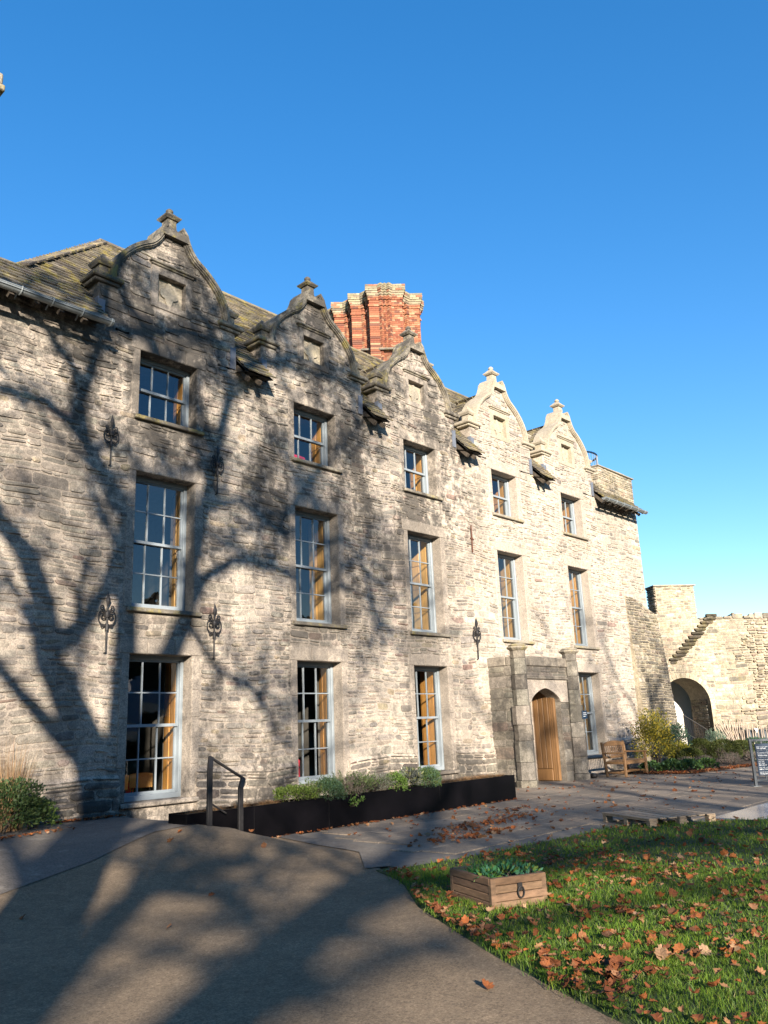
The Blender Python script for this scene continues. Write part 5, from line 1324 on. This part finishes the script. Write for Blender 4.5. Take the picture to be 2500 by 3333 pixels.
# ------------------------------------------------------------------ flower bed at the house end
def on_bed(x, y): return (x, y, bedh(x, y)-.02)
bush('golden_shrub', 'tall upright golden leaved shrub beside the garden bench', on_bed(23.9, -1.40), (.62, .55, 1.42), YEL+[(.10, .12, .03)], 5200, (.04, .08), .5, .35, .3, stems=26, lumps=14)
bush('spurge_plant', 'blue-green spurge with drooping leaves behind the golden shrub', on_bed(26.2, -1.0), (.5, .4, 1.15), G_BL, 1900, (.07, .13), .25, -.1, .4, stems=14)
bush('yellow_fern', 'bright yellow-green feathery plant between the clipped domes and spurge', on_bed(25.9, -1.25), (.45, .35, .62), [(.34, .30, .03), (.26, .25, .03)], 1400, (.06, .12), .22, .3, .3)
for (x, y, r_, h, lb) in ((25.5, -1.75, .42, .50, 'small dark clipped evergreen dome at the front of the flower bed'), (27.0, -1.45, .42, .74, 'clipped olive-green evergreen dome behind the small dark dome'), (27.2, -2.1, .55, .68, 'largest dark clipped evergreen dome in the flower bed'), (28.7, -2.1, .46, .55, 'olive clipped evergreen dome nearest the welcome sign')):
    bush('clipped_dome', lb, on_bed(x, y), (r_, r_, h), [(.065, .085, .018), (.09, .10, .022), (.05, .07, .016)], 5200, (.03, .05), .5, .25, .8, clip=True)
bush('euphorbia_mound', 'loose blue-green mound by the foot of the paling fence', on_bed(30.0, -2.1), (.5, .4, .42), G_BL, 1500, (.06, .10), .25, .3, .5)
bush('silver_shrub', 'pale grey-green airy shrub in front of the iron railing', on_bed(29.2, -1.15), (.48, .4, .85), [(.16, .22, .15), (.12, .19, .13)], 1500, (.05, .10), .2, .4, .3)
for (x, y) in ((25.1, -2.3), (26.3, -2.65), (24.6, -1.95), (27.9, -2.9)):
    bush('faded_lavender', 'low faded lavender mound along the bed edge', on_bed(x, y), (.42, .32, .30), LAV+[(.22, .16, .15)], 1300, (.04, .09), .1, .7, .3, group='faded lavender along the bed edge')
for (x, y) in ((22.95, -1.62), (23.3, -2.1), (23.8, -2.4), (24.25, -2.7), (28.4, -2.95), (29.0, -3.3)):
    bush('leafy_groundcover', 'low dark green broad leaved plant at the front of the flower bed', on_bed(x, y), (.36, .30, .26), [(.05, .10, .025), (.07, .13, .03), (.04, .09, .04)], 520, (.06, .10), .7, .2, .4, cat='plant', group='leafy plants edging the flower bed')
# shrub and tall grass at the left foot of the wall
bush('dark_shrub', 'dark green rounded shrub at the foot of the house wall', (5.15, -.75, .3), (.62, .5, .62), G_DK+[(.05, .075, .02)], 5200, (.03, .06), .5, .3, .5)
bush('green_shrub', 'mid green low shrub beside the tall dry grass', (5.75, -.55, .3), (.34, .3, .42), G_MD, 1800, (.03, .06), .4, .4, .4)
blades('tall_dry_grass', 'tall dry feathery ornamental grass against the house wall', (5.45, -.40, .3), .5, 1.35, STRAW+[(.34, .26, .15)], 420, .006, .55, cat='grass clump')
# ------------------------------------------------------------------ chairs and red things inside the windows
def chair(x, y, zf, rz, lb, back='chairwood'):
    t = thing('plywood_chair', lb, 'chair', (x, y, zf)); ca, sa = math.cos(rz), math.sin(rz)
    def T(p): return (x+p[0]*ca-p[1]*sa, y+p[0]*sa+p[1]*ca, zf+p[2])
    b = MB(); n = 10; F_ = []
    for i in range(n+1):
        u = -.2+.4*i/n; yy = .19-.5*(u*u); top = .86-.5*u**2
        for (z, dy) in ((.60, 0), (top, .03), (top, .045), (.60, .015)): b.v.append(T((u, yy+dy, z)))
    for i in range(n):
        for k in range(4): b.f.append((i*4+k, (i+1)*4+k, (i+1)*4+(k+1)%4, i*4+(k+1)%4))
    b.f += [(0,1,2,3), (n*4+3, n*4+2, n*4+1, n*4)]; b.c = [(1,1,1)]*len(b.f); b.build('backrest', MT[back], t)
    b = MB(); b.add([T(p) for p in ((-.2,-.2,.44),(.2,-.2,.44),(.2,.2,.44),(-.2,.2,.44),(-.2,-.2,.46),(.2,-.2,.46),(.2,.2,.46),(-.2,.2,.46))], [(0,3,2,1),(4,5,6,7),(0,1,5,4),(1,2,6,5),(2,3,7,6),(3,0,4,7)]); b.build('seat', MT[back], t)
    for sx_ in (-1, 1):
        for sy_ in (-1, 1): b = MB(); b.tube([T((sx_*.18, sy_*.18, .0)), T((sx_*.17, sy_*.17, .44))]+([T((sx_*.15, .17, .62))] if sy_ > 0 else []), .012, 6); b.build('leg', MT['iron'], t)
chair(8.05, 1.35, .05, R(185), 'plywood chair with its back to the first ground floor window')
chair(8.75, 1.55, .05, R(150), 'plywood chair turned beside the first window shutter')
chair(12.05, 1.35, .02, R(185), 'plywood chair behind the second ground floor window')
chair(11.75, 2.1, .02, R(170), 'plywood chair further into the room of the second window')
chair(15.75, 1.4, .02, R(190), 'plywood chair behind the third ground floor window')
def blob(nm, lb, cat, c, r, mat):
    b = MB(); b.lathe([(r*.55, 0), (r, r*.35), (r*.98, r*.8), (r*.7, r*1.25), (r*.2, r*1.45)], c, 12); tag(b.build(nm, mat, smooth=True), lb, cat)
blob('red_cushion', 'round red cushion on a chair inside the first window', 'cushion', (8.55, 1.75, .52), .16, MT['red'])
b = MB(); b.cbox(12.25, 12.6, 1.45, 1.55, .50, .95, ch=.03); tag(b.build('red_chair_back', MT['red']), 'red upholstered chair back inside the second window', 'chair')
b = MB(); b.cbox(11.36, 11.98, .44, .62, 7.10, 7.46, ch=.03); tag(b.build('red_box', MT['red']), 'red box on the sill inside the second top floor window', 'box')

# ------------------------------------------------------------------ lawn and grass
def lawn_in(x, y):
    return x > edge_x(y)+.0 and y < lawn_edge_y(x) if x > 6.9 else (x > edge_x(y) and y < -5.9)
def lawn_z(x, y): 
    return .012+.02*math.sin(.9*x+.5*y)*math.sin(.7*y)+.012
b = MB(); LY = [-24+.2*i for i in range(91)]+[-5.9]; NXL = 60
def lawn_right(y):
    lo, hi = 6.9, 40.0
    if y > -5.96: return edge_x(y)+.3
    for _ in range(40):
        m_ = (lo+hi)/2
        if lawn_edge_y(m_) > y: lo = m_
        else: hi = m_
    return lo
for y in LY:
    xa, xb = edge_x(y)-.012, min(lawn_right(y), 26)
    for i in range(NXL+1): x = xa+(xb-xa)*(i/NXL)**1.5; b.v.append((x, y, lawn_z(x, y)-.006 if i > 1 else (.0015 if i == 0 else .004)))
for j in range(len(LY)-1):
    for i in range(NXL): k = j*(NXL+1)+i; b.f.append((k, k+1, k+NXL+2, k+NXL+1)); b.c.append((1,1,1))
lawn = struct(b.build('lawn', MT['lawn'], smooth=True))
def grass_patch(n, x0, x1, y0, y1, near, far, w, hh):
    x = nrg.uniform(x0, x1, n); y = nrg.uniform(y0, y1, n); d = np.hypot(x, y+12.6); keep = (d >= near) & (d < far)
    x, y = x[keep], y[keep]; jx = nrg.normal(0, .022, len(x))-.012+.03*np.sin(7*y)*np.sin(3.1*y); k = np.array([lawn_in(a+q_, c_-abs(q_)) for a, c_, q_ in zip(x, y, jx)]); x, y = x[k], y[k]
    # a ragged, thinner fringe at the path
    n = len(x); z = .0+.02*np.sin(.9*x+.5*y)*np.sin(.7*y)+.008
    inc = ~((np.abs((x-cf.x)*uR.x+(y-cf.y)*uR.y-lenR/2) < lenR/2) & (np.abs((x-cf.x)*uL.x+(y-cf.y)*uL.y-lenL/2) < lenL/2))
    x, y, z = x[inc], y[inc], z[inc]; n = len(x)
    clump = .5+.5*np.sin(3.1*x+1.3*np.sin(2.2*y))*np.sin(2.7*y+1.1*np.sin(1.9*x))
    H = hh*nrg.uniform(.45, 1.15, n)*(.75+.5*clump); a = nrg.uniform(0, 6.28, n); B = np.stack([x, y, z], 1); S = np.stack([np.cos(a), np.sin(a), 0*a], 1)*(w*nrg.uniform(.6, 1.3, n)*.5)[:, None]
    le = nrg.normal(size=(n, 3))*np.array([.4, .4, 0])*H[:, None]; M1 = B+le*.35+np.stack([0*H, 0*H, H*.55], 1); T = B+le*1.1+np.stack([0*H, 0*H, H*.95], 1)
    V = np.stack([B-S, B+S, M1+S*.8, M1-S*.8, T], 1).reshape(-1, 3); k = np.arange(n)[:, None]*5
    Fq = np.concatenate([k+np.array([[0, 1, 2]]), k+np.array([[0, 2, 3]]), k+np.array([[3, 2, 4]])], 1).reshape(-1, 3)
    pal = np.array([(.09, .165, .016), (.125, .205, .022), (.06, .125, .016), (.17, .225, .03), (.19, .18, .06)]); p = nrg.choice(5, n, p=[.34, .28, .22, .12, .04])
    c = pal[p]*(1+nrg.uniform(-.2, .2, (n, 1)))*(.8+.4*clump[:, None]); return V, Fq, np.repeat(c, 3, 0)
parts = [grass_patch(210000, 3.6, 9, -13.2, -5.8, 0, 6.4, .0042, .062), grass_patch(180000, 4.5, 13, -13.5, -5.8, 6.4, 9.5, .006, .060), grass_patch(120000, 6, 22, -16, -5.9, 9.5, 16, .010, .060)]
off = 0; VV, FF, CC = [], [], []
for V, Fq, c in parts: VV.append(V); FF.append(Fq+off); CC.append(c); off += len(V)
gr = stuff(np_mesh('grass', np.concatenate(VV), np.concatenate(FF), np.concatenate(CC), MT['grass'])); tag(gr, 'short green lawn grass scattered with fallen leaves', 'grass')

# ------------------------------------------------------------------ fallen leaves
def leaf_shape(seed, size=1.0):
    q = random.Random(seed); pts = []
    lob = [(0, -.5), (.14, -.42), (.34, -.42), (.36, -.24), (.52, -.10), (.42, .05), (.47, .28), (.27, .27), (.15, .42), (0, .58)]
    R_ = [(a*q.uniform(.85, 1.15), c*q.uniform(.9, 1.1)) for a, c in lob]; L_ = [(-a*q.uniform(.85, 1.15), c*q.uniform(.9, 1.1)) for a, c in reversed(lob[1:-1])]
    ol = R_+L_; cx, cy, cz = q.uniform(.4, 2.6), q.uniform(.0, 1.6), q.uniform(-.9, .9)
    def h(a, c_): return .03+cx*a*a*.6+cy*(c_*c_)*.35+cz*a*c_+q.uniform(-.02, .02)
    V = [(0, 0, .02)]+[(a, c_, max(.0, h(a, c_))) for a, c_ in ol]; n = len(ol)
    return V, [(0, 1+i, 1+(i+1)%n) for i in range(n)]
LM = []
for s_ in range(8):
    V, Fc = leaf_shape(s_+50); me = bpy.data.meshes.new('fallen_leaf'); me.from_pydata(V, [], Fc); me.materials.append(MT['dead_leaf']); LM.append(me)
lrg = random.Random(77)
def drop(x, y, z, size, lb, gp_):
    o = bpy.data.objects.new('fallen_leaf', lrg.choice(LM)); COL.objects.link(o); o.location = (x, y, z); o.scale = (size, size*lrg.uniform(.85, 1.15), size)
    o.rotation_euler = (lrg.gauss(0, .55), lrg.gauss(0, .55), lrg.uniform(0, 6.28)); o['label'] = lb; o['category'] = 'leaf'; o['group'] = gp_
cnt = 0
LB1, GP1 = 'brown curled autumn leaf lying on the green lawn', 'fallen leaves on the lawn'
cl_ = [(lrg.uniform(4.6, 9), lrg.uniform(-11.5, -7.2)) for _ in range(16)]+[(4.95, -9.45), (5.15, -9.7), (4.9, -9.9), (5.35, -9.55), (5.5, -9.9), (5.6, -8.45)]
while cnt < 208:
    if lrg.random() < .32: c0 = lrg.choice(cl_); x, y = lrg.gauss(c0[0], .25), lrg.gauss(c0[1], .25)
    else: x, y = lrg.uniform(4.2, 12), lrg.uniform(-11.8, -6.2)
    d = math.hypot(x, y+12.6)
    if not lawn_in(x, y) or lrg.random() > min(1, (6.5/d)**1.3): continue
    if abs((x-6.25)*uR.x+(y+7.95)*uR.y) < .42 and abs((x-6.25)*uL.x+(y+7.95)*uL.y) < .5: continue
    drop(x, y, lawn_z(x, y)+lrg.uniform(.02, .05), lrg.uniform(.045, .09), LB1, GP1); cnt += 1
LB2, GP2 = 'dry orange-brown leaf lying on the terrace paving', 'fallen leaves on the terrace'
tc = [(10.3, -4.6), (10.9, -4.3), (10.0, -5.2), (9.4, -5.0), (11.6, -4.5), (10.6, -5.1), (13.2, -3.6), (12.4, -4.2)]; cnt = 0
while cnt < 90:
    if lrg.random() < .72: c0 = lrg.choice(tc); x, y = lrg.gauss(c0[0], .28), lrg.gauss(c0[1], .13)
    else: x, y = lrg.uniform(9, 19), lrg.uniform(-6, -1.3)
    if x < edge_x(y)+.1 or y < lawn_edge_y(x) or (y > -2.6 and x < 15.2): continue
    drop(x, y, .006, lrg.uniform(.06, .12), LB2, GP2); cnt += 1
for x, y in ((4.62, -9.62), (4.35, -9.35), (3.95, -10.15), (5.4, -8.55), (2.75, -8.5), (6.2, -3.3), (4.2, -6.3), (7.0, -4.1), (7.45, -3.3), (3.6, -5.0), (5.2, -5.5), (6.6, -2.9)):
    drop(x, y, hgt(x, y)+.02, lrg.uniform(.05, .09), 'single dry leaf lying on the tarmac path', 'fallen leaves on the path')
# leaf litter too small to count: along the flower bed, the planter foot and the wall foot
P = []
for _ in range(1500):
    t = lrg.random(); ed = [(22.6, -1.9), (22.75, -2.95), (24.3, -3.12), (26.2, -3.42), (29, -4.3), (31, -5.6)]; q = t*(len(ed)-1); i = int(q); f = q-i
    P.append((ed[i][0]*(1-f)+ed[i+1][0]*f+lrg.gauss(0, .14), ed[i][1]*(1-f)+ed[i+1][1]*f+lrg.gauss(.12, .14), .015+lrg.random()*.05))
for _ in range(150): P.append((lrg.uniform(7.1, 15), lrg.gauss(-2.50, .035), .01+hgt(8.2, -2.5)*0))
for _ in range(160): x = lrg.uniform(6.1, 7.4); P.append((x, -.16-abs(lrg.gauss(0, .07)), hgt(x, -.2)+.03))
for _ in range(90): x = lrg.uniform(3.8, 6.0); P.append((x, -1.35+.25*(x-5)-abs(lrg.gauss(0, .12)), hgt(x, -1.4)+.03))
for _ in range(260): q = lrg.choice(tc); P.append((lrg.gauss(q[0], .35), lrg.gauss(q[1], .16), .014))
for _ in range(420): x, y = lrg.uniform(9.2, 24), lrg.uniform(-7, -.4); P.append((x, y, .012) if (y < -2.7 or x > 15.5) and y > lawn_edge_y(x)+.1 and x > edge_x(y) else P[-1])
lc_ = [(4.7, -9.5), (4.9, -9.9), (5.2, -10.0), (5.5, -10.1), (5.0, -9.3), (5.9, -10.3), (6.3, -10.0)]+[(lrg.uniform(4.6, 9), lrg.uniform(-11.5, -7.2)) for _ in range(24)]
for _ in range(2100):
    if lrg.random() < .35: q = lrg.choice(lc_); x, y = lrg.gauss(q[0], .32), lrg.gauss(q[1], .28)
    elif lrg.random() < .12: y = lrg.uniform(-11.5, -6.2); x = edge_x(y)+abs(lrg.gauss(0, .12))
    else: x, y = lrg.uniform(4.3, 14), lrg.uniform(-12, -6.1)
    if lawn_in(x, y): P.append((x, y, lawn_z(x, y)+lrg.uniform(.012, .045)))
lm = MB()
for (x, y, z) in P:
    V, Fc = leaf_shape(lrg.randint(0, 40)); s_ = lrg.uniform(.03, .075); m = Matrix.Translation((x, y, z)) @ Matrix.Rotation(lrg.uniform(0, 6.28), 4, 'Z') @ Matrix.Rotation(lrg.gauss(0, .4), 4, 'X') @ Matrix.Scale(s_, 4)
    lm.add([tuple(m @ Vector(v)) for v in V], Fc, pick(lrg, [(3, (.24, .075, .02)), (3, (.17, .052, .018)), (2, (.26, .13, .06)), (1.5, (.10, .04, .018)), (.6, (.33, .20, .11))], .25))
ll_ = stuff(lm.build('leaf_litter', MT['dead_stuff'], tint=True)); tag(ll_, 'scatter of small dry leaves along the bed, wall foot and terrace', 'leaf litter')

# ------------------------------------------------------------------ bare trees behind the viewpoint that throw the shadows
e1 = Vector((math.sin(SUN_AZ), math.cos(SUN_AZ), 0)); e2 = Vector((math.cos(SUN_AZ), -math.sin(SUN_AZ), 0))
trg = random.Random(19)
def limb_tree(name, label, base, limbs, twig_n, group=None, spread=2.6, twig_scale=1.0, dense=()):
    """limbs: lists of (sideways, height, radius) with a depth drift; twigs are grown off them"""
    t = thing(name, label, 'tree', base, group); B0 = Vector(base); tr = MB(); tw = MB(); lines = []
    def framed(p):      # keep the crown clear of the view
        q = p-CAM; z_ = q.dot(fw)
        return z_ > 0 and abs(q.dot(rt2)/z_*F_PX) < 1420 and abs(q.dot(up2)/z_*F_PX) < 1850
    for pts in limbs:
        drift = trg.uniform(-spread, spread) if pts is not limbs[0] else 0; n = len(pts); Q = []; Rd = []
        for i in range(n-1):
            for k in range(4):
                f = k/4; a, c = pts[i], pts[i+1]; u = (i+f)/(n-1)
                p = B0+e2*(a[0]*(1-f)+c[0]*f)+Vector((0, 0, a[1]*(1-f)+c[1]*f))+LD*(drift*u*u*1.2); p += e2*.03*math.sin(5*u+drift); Q.append(p); Rd.append(a[2]*(1-f)+c[2]*f)
        Q.append(B0+e2*pts[-1][0]+Vector((0, 0, pts[-1][1]))+LD*(drift*1.2)); Rd.append(pts[-1][2])
        bad = [i for i, q_ in enumerate(Q) if framed(q_)]
        if bad: Q, Rd = Q[:bad[0]], Rd[:bad[0]]
        if len(Q) < 3: continue
        tr.tube(Q, Rd, 8)
        if pts is not limbs[0]: lines.append((Q, Rd))
    def grow(p, d, L, r, lev):
        n = 4; Q = [p]; dd = d.copy(); 
        for i in range(n):
            dd = (dd+Vector((trg.gauss(0, .18), trg.gauss(0, .18), trg.gauss(.06, .16)))).normalized(); Q.append(Q[-1]+dd*L/n)
        if any(framed(q_) for q_ in Q): return
        tw.tube(Q, [r*(1-.75*i/n) for i in range(n+1)], 4 if lev else 3, cap=False)
        if lev > 0:
            for _ in range(trg.randint(3, 5)):
                k = trg.randint(1, n); a = trg.uniform(.5, 1.1); side = Vector((trg.gauss(0, 1), trg.gauss(0, 1), trg.gauss(.2, .8))).normalized(); nd = (dd*math.cos(a)+side*math.sin(a)).normalized(); grow(Q[k], nd, L*trg.uniform(.45, .75), r*.58, lev-1)
    tips = []
    okl = [l_ for k_, l_ in enumerate(lines) ]
    pool = [trg.choice(okl) for _ in range(twig_n)]+[lines[k] for k, m_ in dense for _ in range(m_)]
    for Q, Rd in pool:
        i = trg.randint(len(Q)//3, len(Q)-1); d0 = (Q[min(i+1, len(Q)-1)]-Q[i-1]).normalized(); side = Vector((trg.gauss(0, 1), trg.gauss(0, 1), trg.gauss(.3, .7))).normalized()
        grow(Q[i], (d0*.5+side).normalized(), trg.uniform(1.0, 2.4)*twig_scale, max(.030, Rd[i]*.42)*twig_scale, 2)
    tr.build('trunk', MT['bark'], t, smooth=True); tw.build('crown', MT['bark'], t, smooth=True); return t
def taper(pl, r0, r1): n = len(pl)-1; return [(a, c, r0+(r1-r0)*i/n) for i, (a, c) in enumerate(pl)]
TB = (-3.1, -14.6, 0)
limb_tree('bare_tree', 'large bare winter tree standing behind the viewpoint', TB, [
    [(0, -.1, .55), (0, .8, .44), (0, 3.0, .40), (0, 5.2, .40), (0, 6.2, .34)],
    taper([(-.05, 5.3), (-.39, 6.6), (-.64, 7.12), (-.78, 7.45), (-.98, 7.84), (-1.09, 8.75), (-1.32, 9.38), (-1.72, 9.81), (-2.6, 10.6), (-3.4, 11.8)], .33, .10),
    taper([(0, 5.8), (.03, 6.81), (.05, 7.55), (.08, 8.1), (.07, 9.05), (.04, 9.76), (.06, 10.54), (-.14, 10.94), (-.36, 11.24), (-.6, 11.58), (-.87, 11.84), (-1.23, 11.99), (-1.85, 11.9), (-2.6, 12.2)], .24, .07),
    taper([(-.35, 6.3), (-.99, 6.91), (-1.15, 7.09), (-1.32, 7.27), (-1.58, 7.6), (-2.4, 8.3)], .16, .08),
    taper([(.05, 5.6), (.53, 7.65), (1.03, 9.14), (1.06, 9.9), (1.33, 11.24), (1.57, 12.65), (1.84, 13.97), (2.42, 14.82), (3.28, 15.55), (4.45, 15.91)], .20, .06),
    taper([(1.03, 9.14), (1.35, 9.92), (1.86, 10.45), (2.41, 10.6), (3.1, 10.56), (3.84, 10.66), (4.87, 10.69)], .13, .04),
    taper([(-.87, 11.84), (-.6, 12.94), (-.39, 13.97), (-.45, 14.66), (-.25, 15.38)], .13, .05),
    taper([(-.39, 13.9), (.11, 14.1), (.92, 14.67), (1.64, 14.82), (2.42, 14.93), (3.5, 15.35), (4.69, 15.7), (5.59, 15.36)], .13, .06),
    taper([(1.57, 12.65), (.96, 12.9), (.35, 14.06), (-.14, 14.59), (-.35, 14.92)], .12, .07),
    taper([(1.84, 13.97), (1.41, 14.93), (1.09, 15.33)], .10, .06),
    taper([(1.33, 11.24), (2.04, 11.72), (2.81, 11.37), (3.65, 11.9), (4.56, 11.73)], .10, .05),
    taper([(-.6, 11.58), (-.87, 12.78), (-1.37, 13.33), (-1.83, 13.45)], .11, .06),
    taper([(2.81, 11.37), (3.34, 12.49), (4.15, 13.71), (5.05, 15.07)], .09, .05),
    taper([(3.84, 10.66), (4.79, 11.61), (4.99, 10.63), (5.32, 9.69)], .07, .04),
    taper([(-.98, 7.84), (-.42, 8.71), (-.12, 9.98), (-.51, 10.79)], .12, .06),
    taper([(1.03, 9.14), (1.62, 8.3), (2.41, 8.05), (2.77, 7.26)], .08, .04)], 110,
    dense=((3, 26), (4, 16), (5, 4), (6, 22), (7, 6), (8, 4), (9, 34), (10, 8), (11, 24), (12, 24), (13, 16), (14, 14)))
raise_ = lambda L_: [(a_, h_+3.55, r_) for a_, h_, r_ in L_]
limb_tree('bare_tree', 'wide spreading bare tree further back behind the large one', (-10.07, -24.37, 0), [
    [(0, -.1, .44), (0, 1, .36), (0, 4.0, .30), (.05, 6.0, .26)]]+[raise_(L_) for L_ in (
    taper([(.1, 1.0), (.6, 1.75), (1.36, 2.5), (2.3, 3.2), (3.3, 3.85), (4.6, 4.7), (5.8, 5.9), (6.6, 7.4)], .30, .10),
    taper([(.0, 3.6), (-.8, 4.6), (-1.5, 5.2), (-2.6, 5.7)], .16, .06),
    taper([(.0, 4.4), (.8, 5.2), (1.9, 5.6), (2.8, 6.3), (3.6, 7.4)], .14, .05),
    taper([(2.3, 3.2), (3.6, 3.6), (5.0, 3.75), (6.6, 3.95), (8.4, 4.1), (9.8, 4.5)], .15, .04),
    taper([(1.36, 2.5), (3.0, 2.9), (4.54, 3.06), (6.58, 3.24), (8.6, 3.4)], .09, .025),
    taper([(5.0, 4.9), (6.4, 5.0), (7.8, 5.2), (9.4, 5.1)], .07, .03),
    taper([(.1, 2.4), (.36, 2.69), (.47, 2.98), (.68, 3.49), (.9, 3.88), (1.45, 4.13), (2.02, 4.2)], .24, .10),
    taper([(.9, 3.88), (1.31, 3.74), (1.71, 3.54), (1.79, 3.14)], .13, .07))]+[
    taper([(0, 5.6), (-.3, 8), (-.6, 11), (-.4, 14)], .22, .06), taper([(0, 5.0), (-1.2, 7.2), (-2.4, 8.6), (-3.2, 10.4)], .18, .06)], 20, dense=((3, 55), (5, 6), (2, 10), (6, 12), (7, 10), (0, 5), (8, 8), (9, 8)))
for k, (bx, by, h, lean) in enumerate(((1.0, -29.0, 17, .4), (6.0, -27.5, 16, -.3), (-3.2, -31.5, 19, .5), (8.6, -25.0, 17, .2), (-1.2, -36.0, 18, -.4))):
    lims = [[(0, -.1, .24), (0, 1, .20), (lean*.3, 4, .16), (lean*.6, h*.5, .13), (lean, h*.7, .07)]]
    for q in range(7):
        z0 = h*(.28+.06*q); s_ = -1 if q % 2 else 1; lims.append(taper([(lean*.4, z0), (s_*.8+lean*.4, z0+1.0), (s_*1.6+lean*.4, z0+1.7), (s_*2.3, z0+2.8+.1*q)], .08, .02))
    limb_tree('bare_tree', ('slender bare tree behind the lawn', 'bare tree beyond the lawn to the south', 'tall bare tree far behind the viewpoint', 'bare tree behind the terrace end', 'leafless tree in the row behind the lawn')[k], (bx, by, 0), lims, 34, 'bare trees behind the lawn', 1.2)

# ------------------------------------------------------------------ behind the viewpoint, seen only as reflections in the panes
mq = thing('marquee', 'grey party marquee with white valance on the far side of the lawn', 'marquee', (21.0, -20.5, 0))
MX0, MX1, MY0, MY1 = 17.5, 25.5, -24.5, -18.0
MT['canvas'] = simple('grey_canvas', (.34, .34, .36), .8, .06)
b = MB(); b.add([(MX0,MY0,2.35),(MX1,MY0,2.35),(MX1,MY1,2.35),(MX0,MY1,2.35),(MX0+1.5,-21.2,4.1),(MX1-1.5,-21.2,4.1)], [(0,1,5,4),(1,2,5),(2,3,4,5),(3,0,4)]); b.build('canopy', MT['canvas'], mq)
for (x0, x1, y0, y1) in ((MX0, MX1, MY1, MY1+.03), (MX0-.03, MX0, MY0, MY1), (MX0, MX1, MY0-.03, MY0), (MX1, MX1+.03, MY0, MY1)):
    b = MB(); b.box(x0, x1, y0, y1, 2.05, 2.36); b.build('valance', MT['limewash'], mq)
for x in (MX0, (MX0+MX1)/2, MX1):
    for y in (MY0, MY1): b = MB(); b.tube([(x, y, 0), (x, y, 2.3)], .05, 8); b.build('pole', MT['limewash'], mq)
wv = MB(); nx, nz = 150, 8
for i in range(nx+1):
    x = -60+170*i/nx; top = 11.5+1.4*math.sin(.31*x)+1.1*math.sin(.83*x+1)+.6*math.sin(2.1*x)  # belt raised this tall to hold back low sky light on the facade
    for k in range(nz+1): wv.v.append((x, -50+1.5*math.sin(.5*x)+.7*math.sin(3*x+2.3*k)+.25*k, top*k/nz))
for i in range(nx):
    for k in range(nz): q = i*(nz+1)+k; wv.f.append((q, q+1, q+nz+2, q+nz+1)); wv.c.append((1,1,1))
n0 = len(wv.v)
for i in range(nx+1): wv.v.append((wv.v[i*(nz+1)][0], -56, 0)); wv.v.append((wv.v[i*(nz+1)+nz][0], -55, wv.v[i*(nz+1)+nz][2]-.5))
for i in range(nx): q = n0+2*i; wv.f.append((q, q+2, q+3, q+1)); wv.c.append((1,1,1)); wv.f.append((q+1, q+3, (i+1)*(nz+1)+nz, i*(nz+1)+nz)); wv.c.append((1,1,1))
MT['wood_far'] = simple('far_wood', (.035, .04, .02), .95, .5, 1.5, .9, 3, dist=.4)
o = stuff(wv.build('woodland', MT['wood_far'])); tag(o, 'dark belt of woodland far behind the lawn', 'woodland')
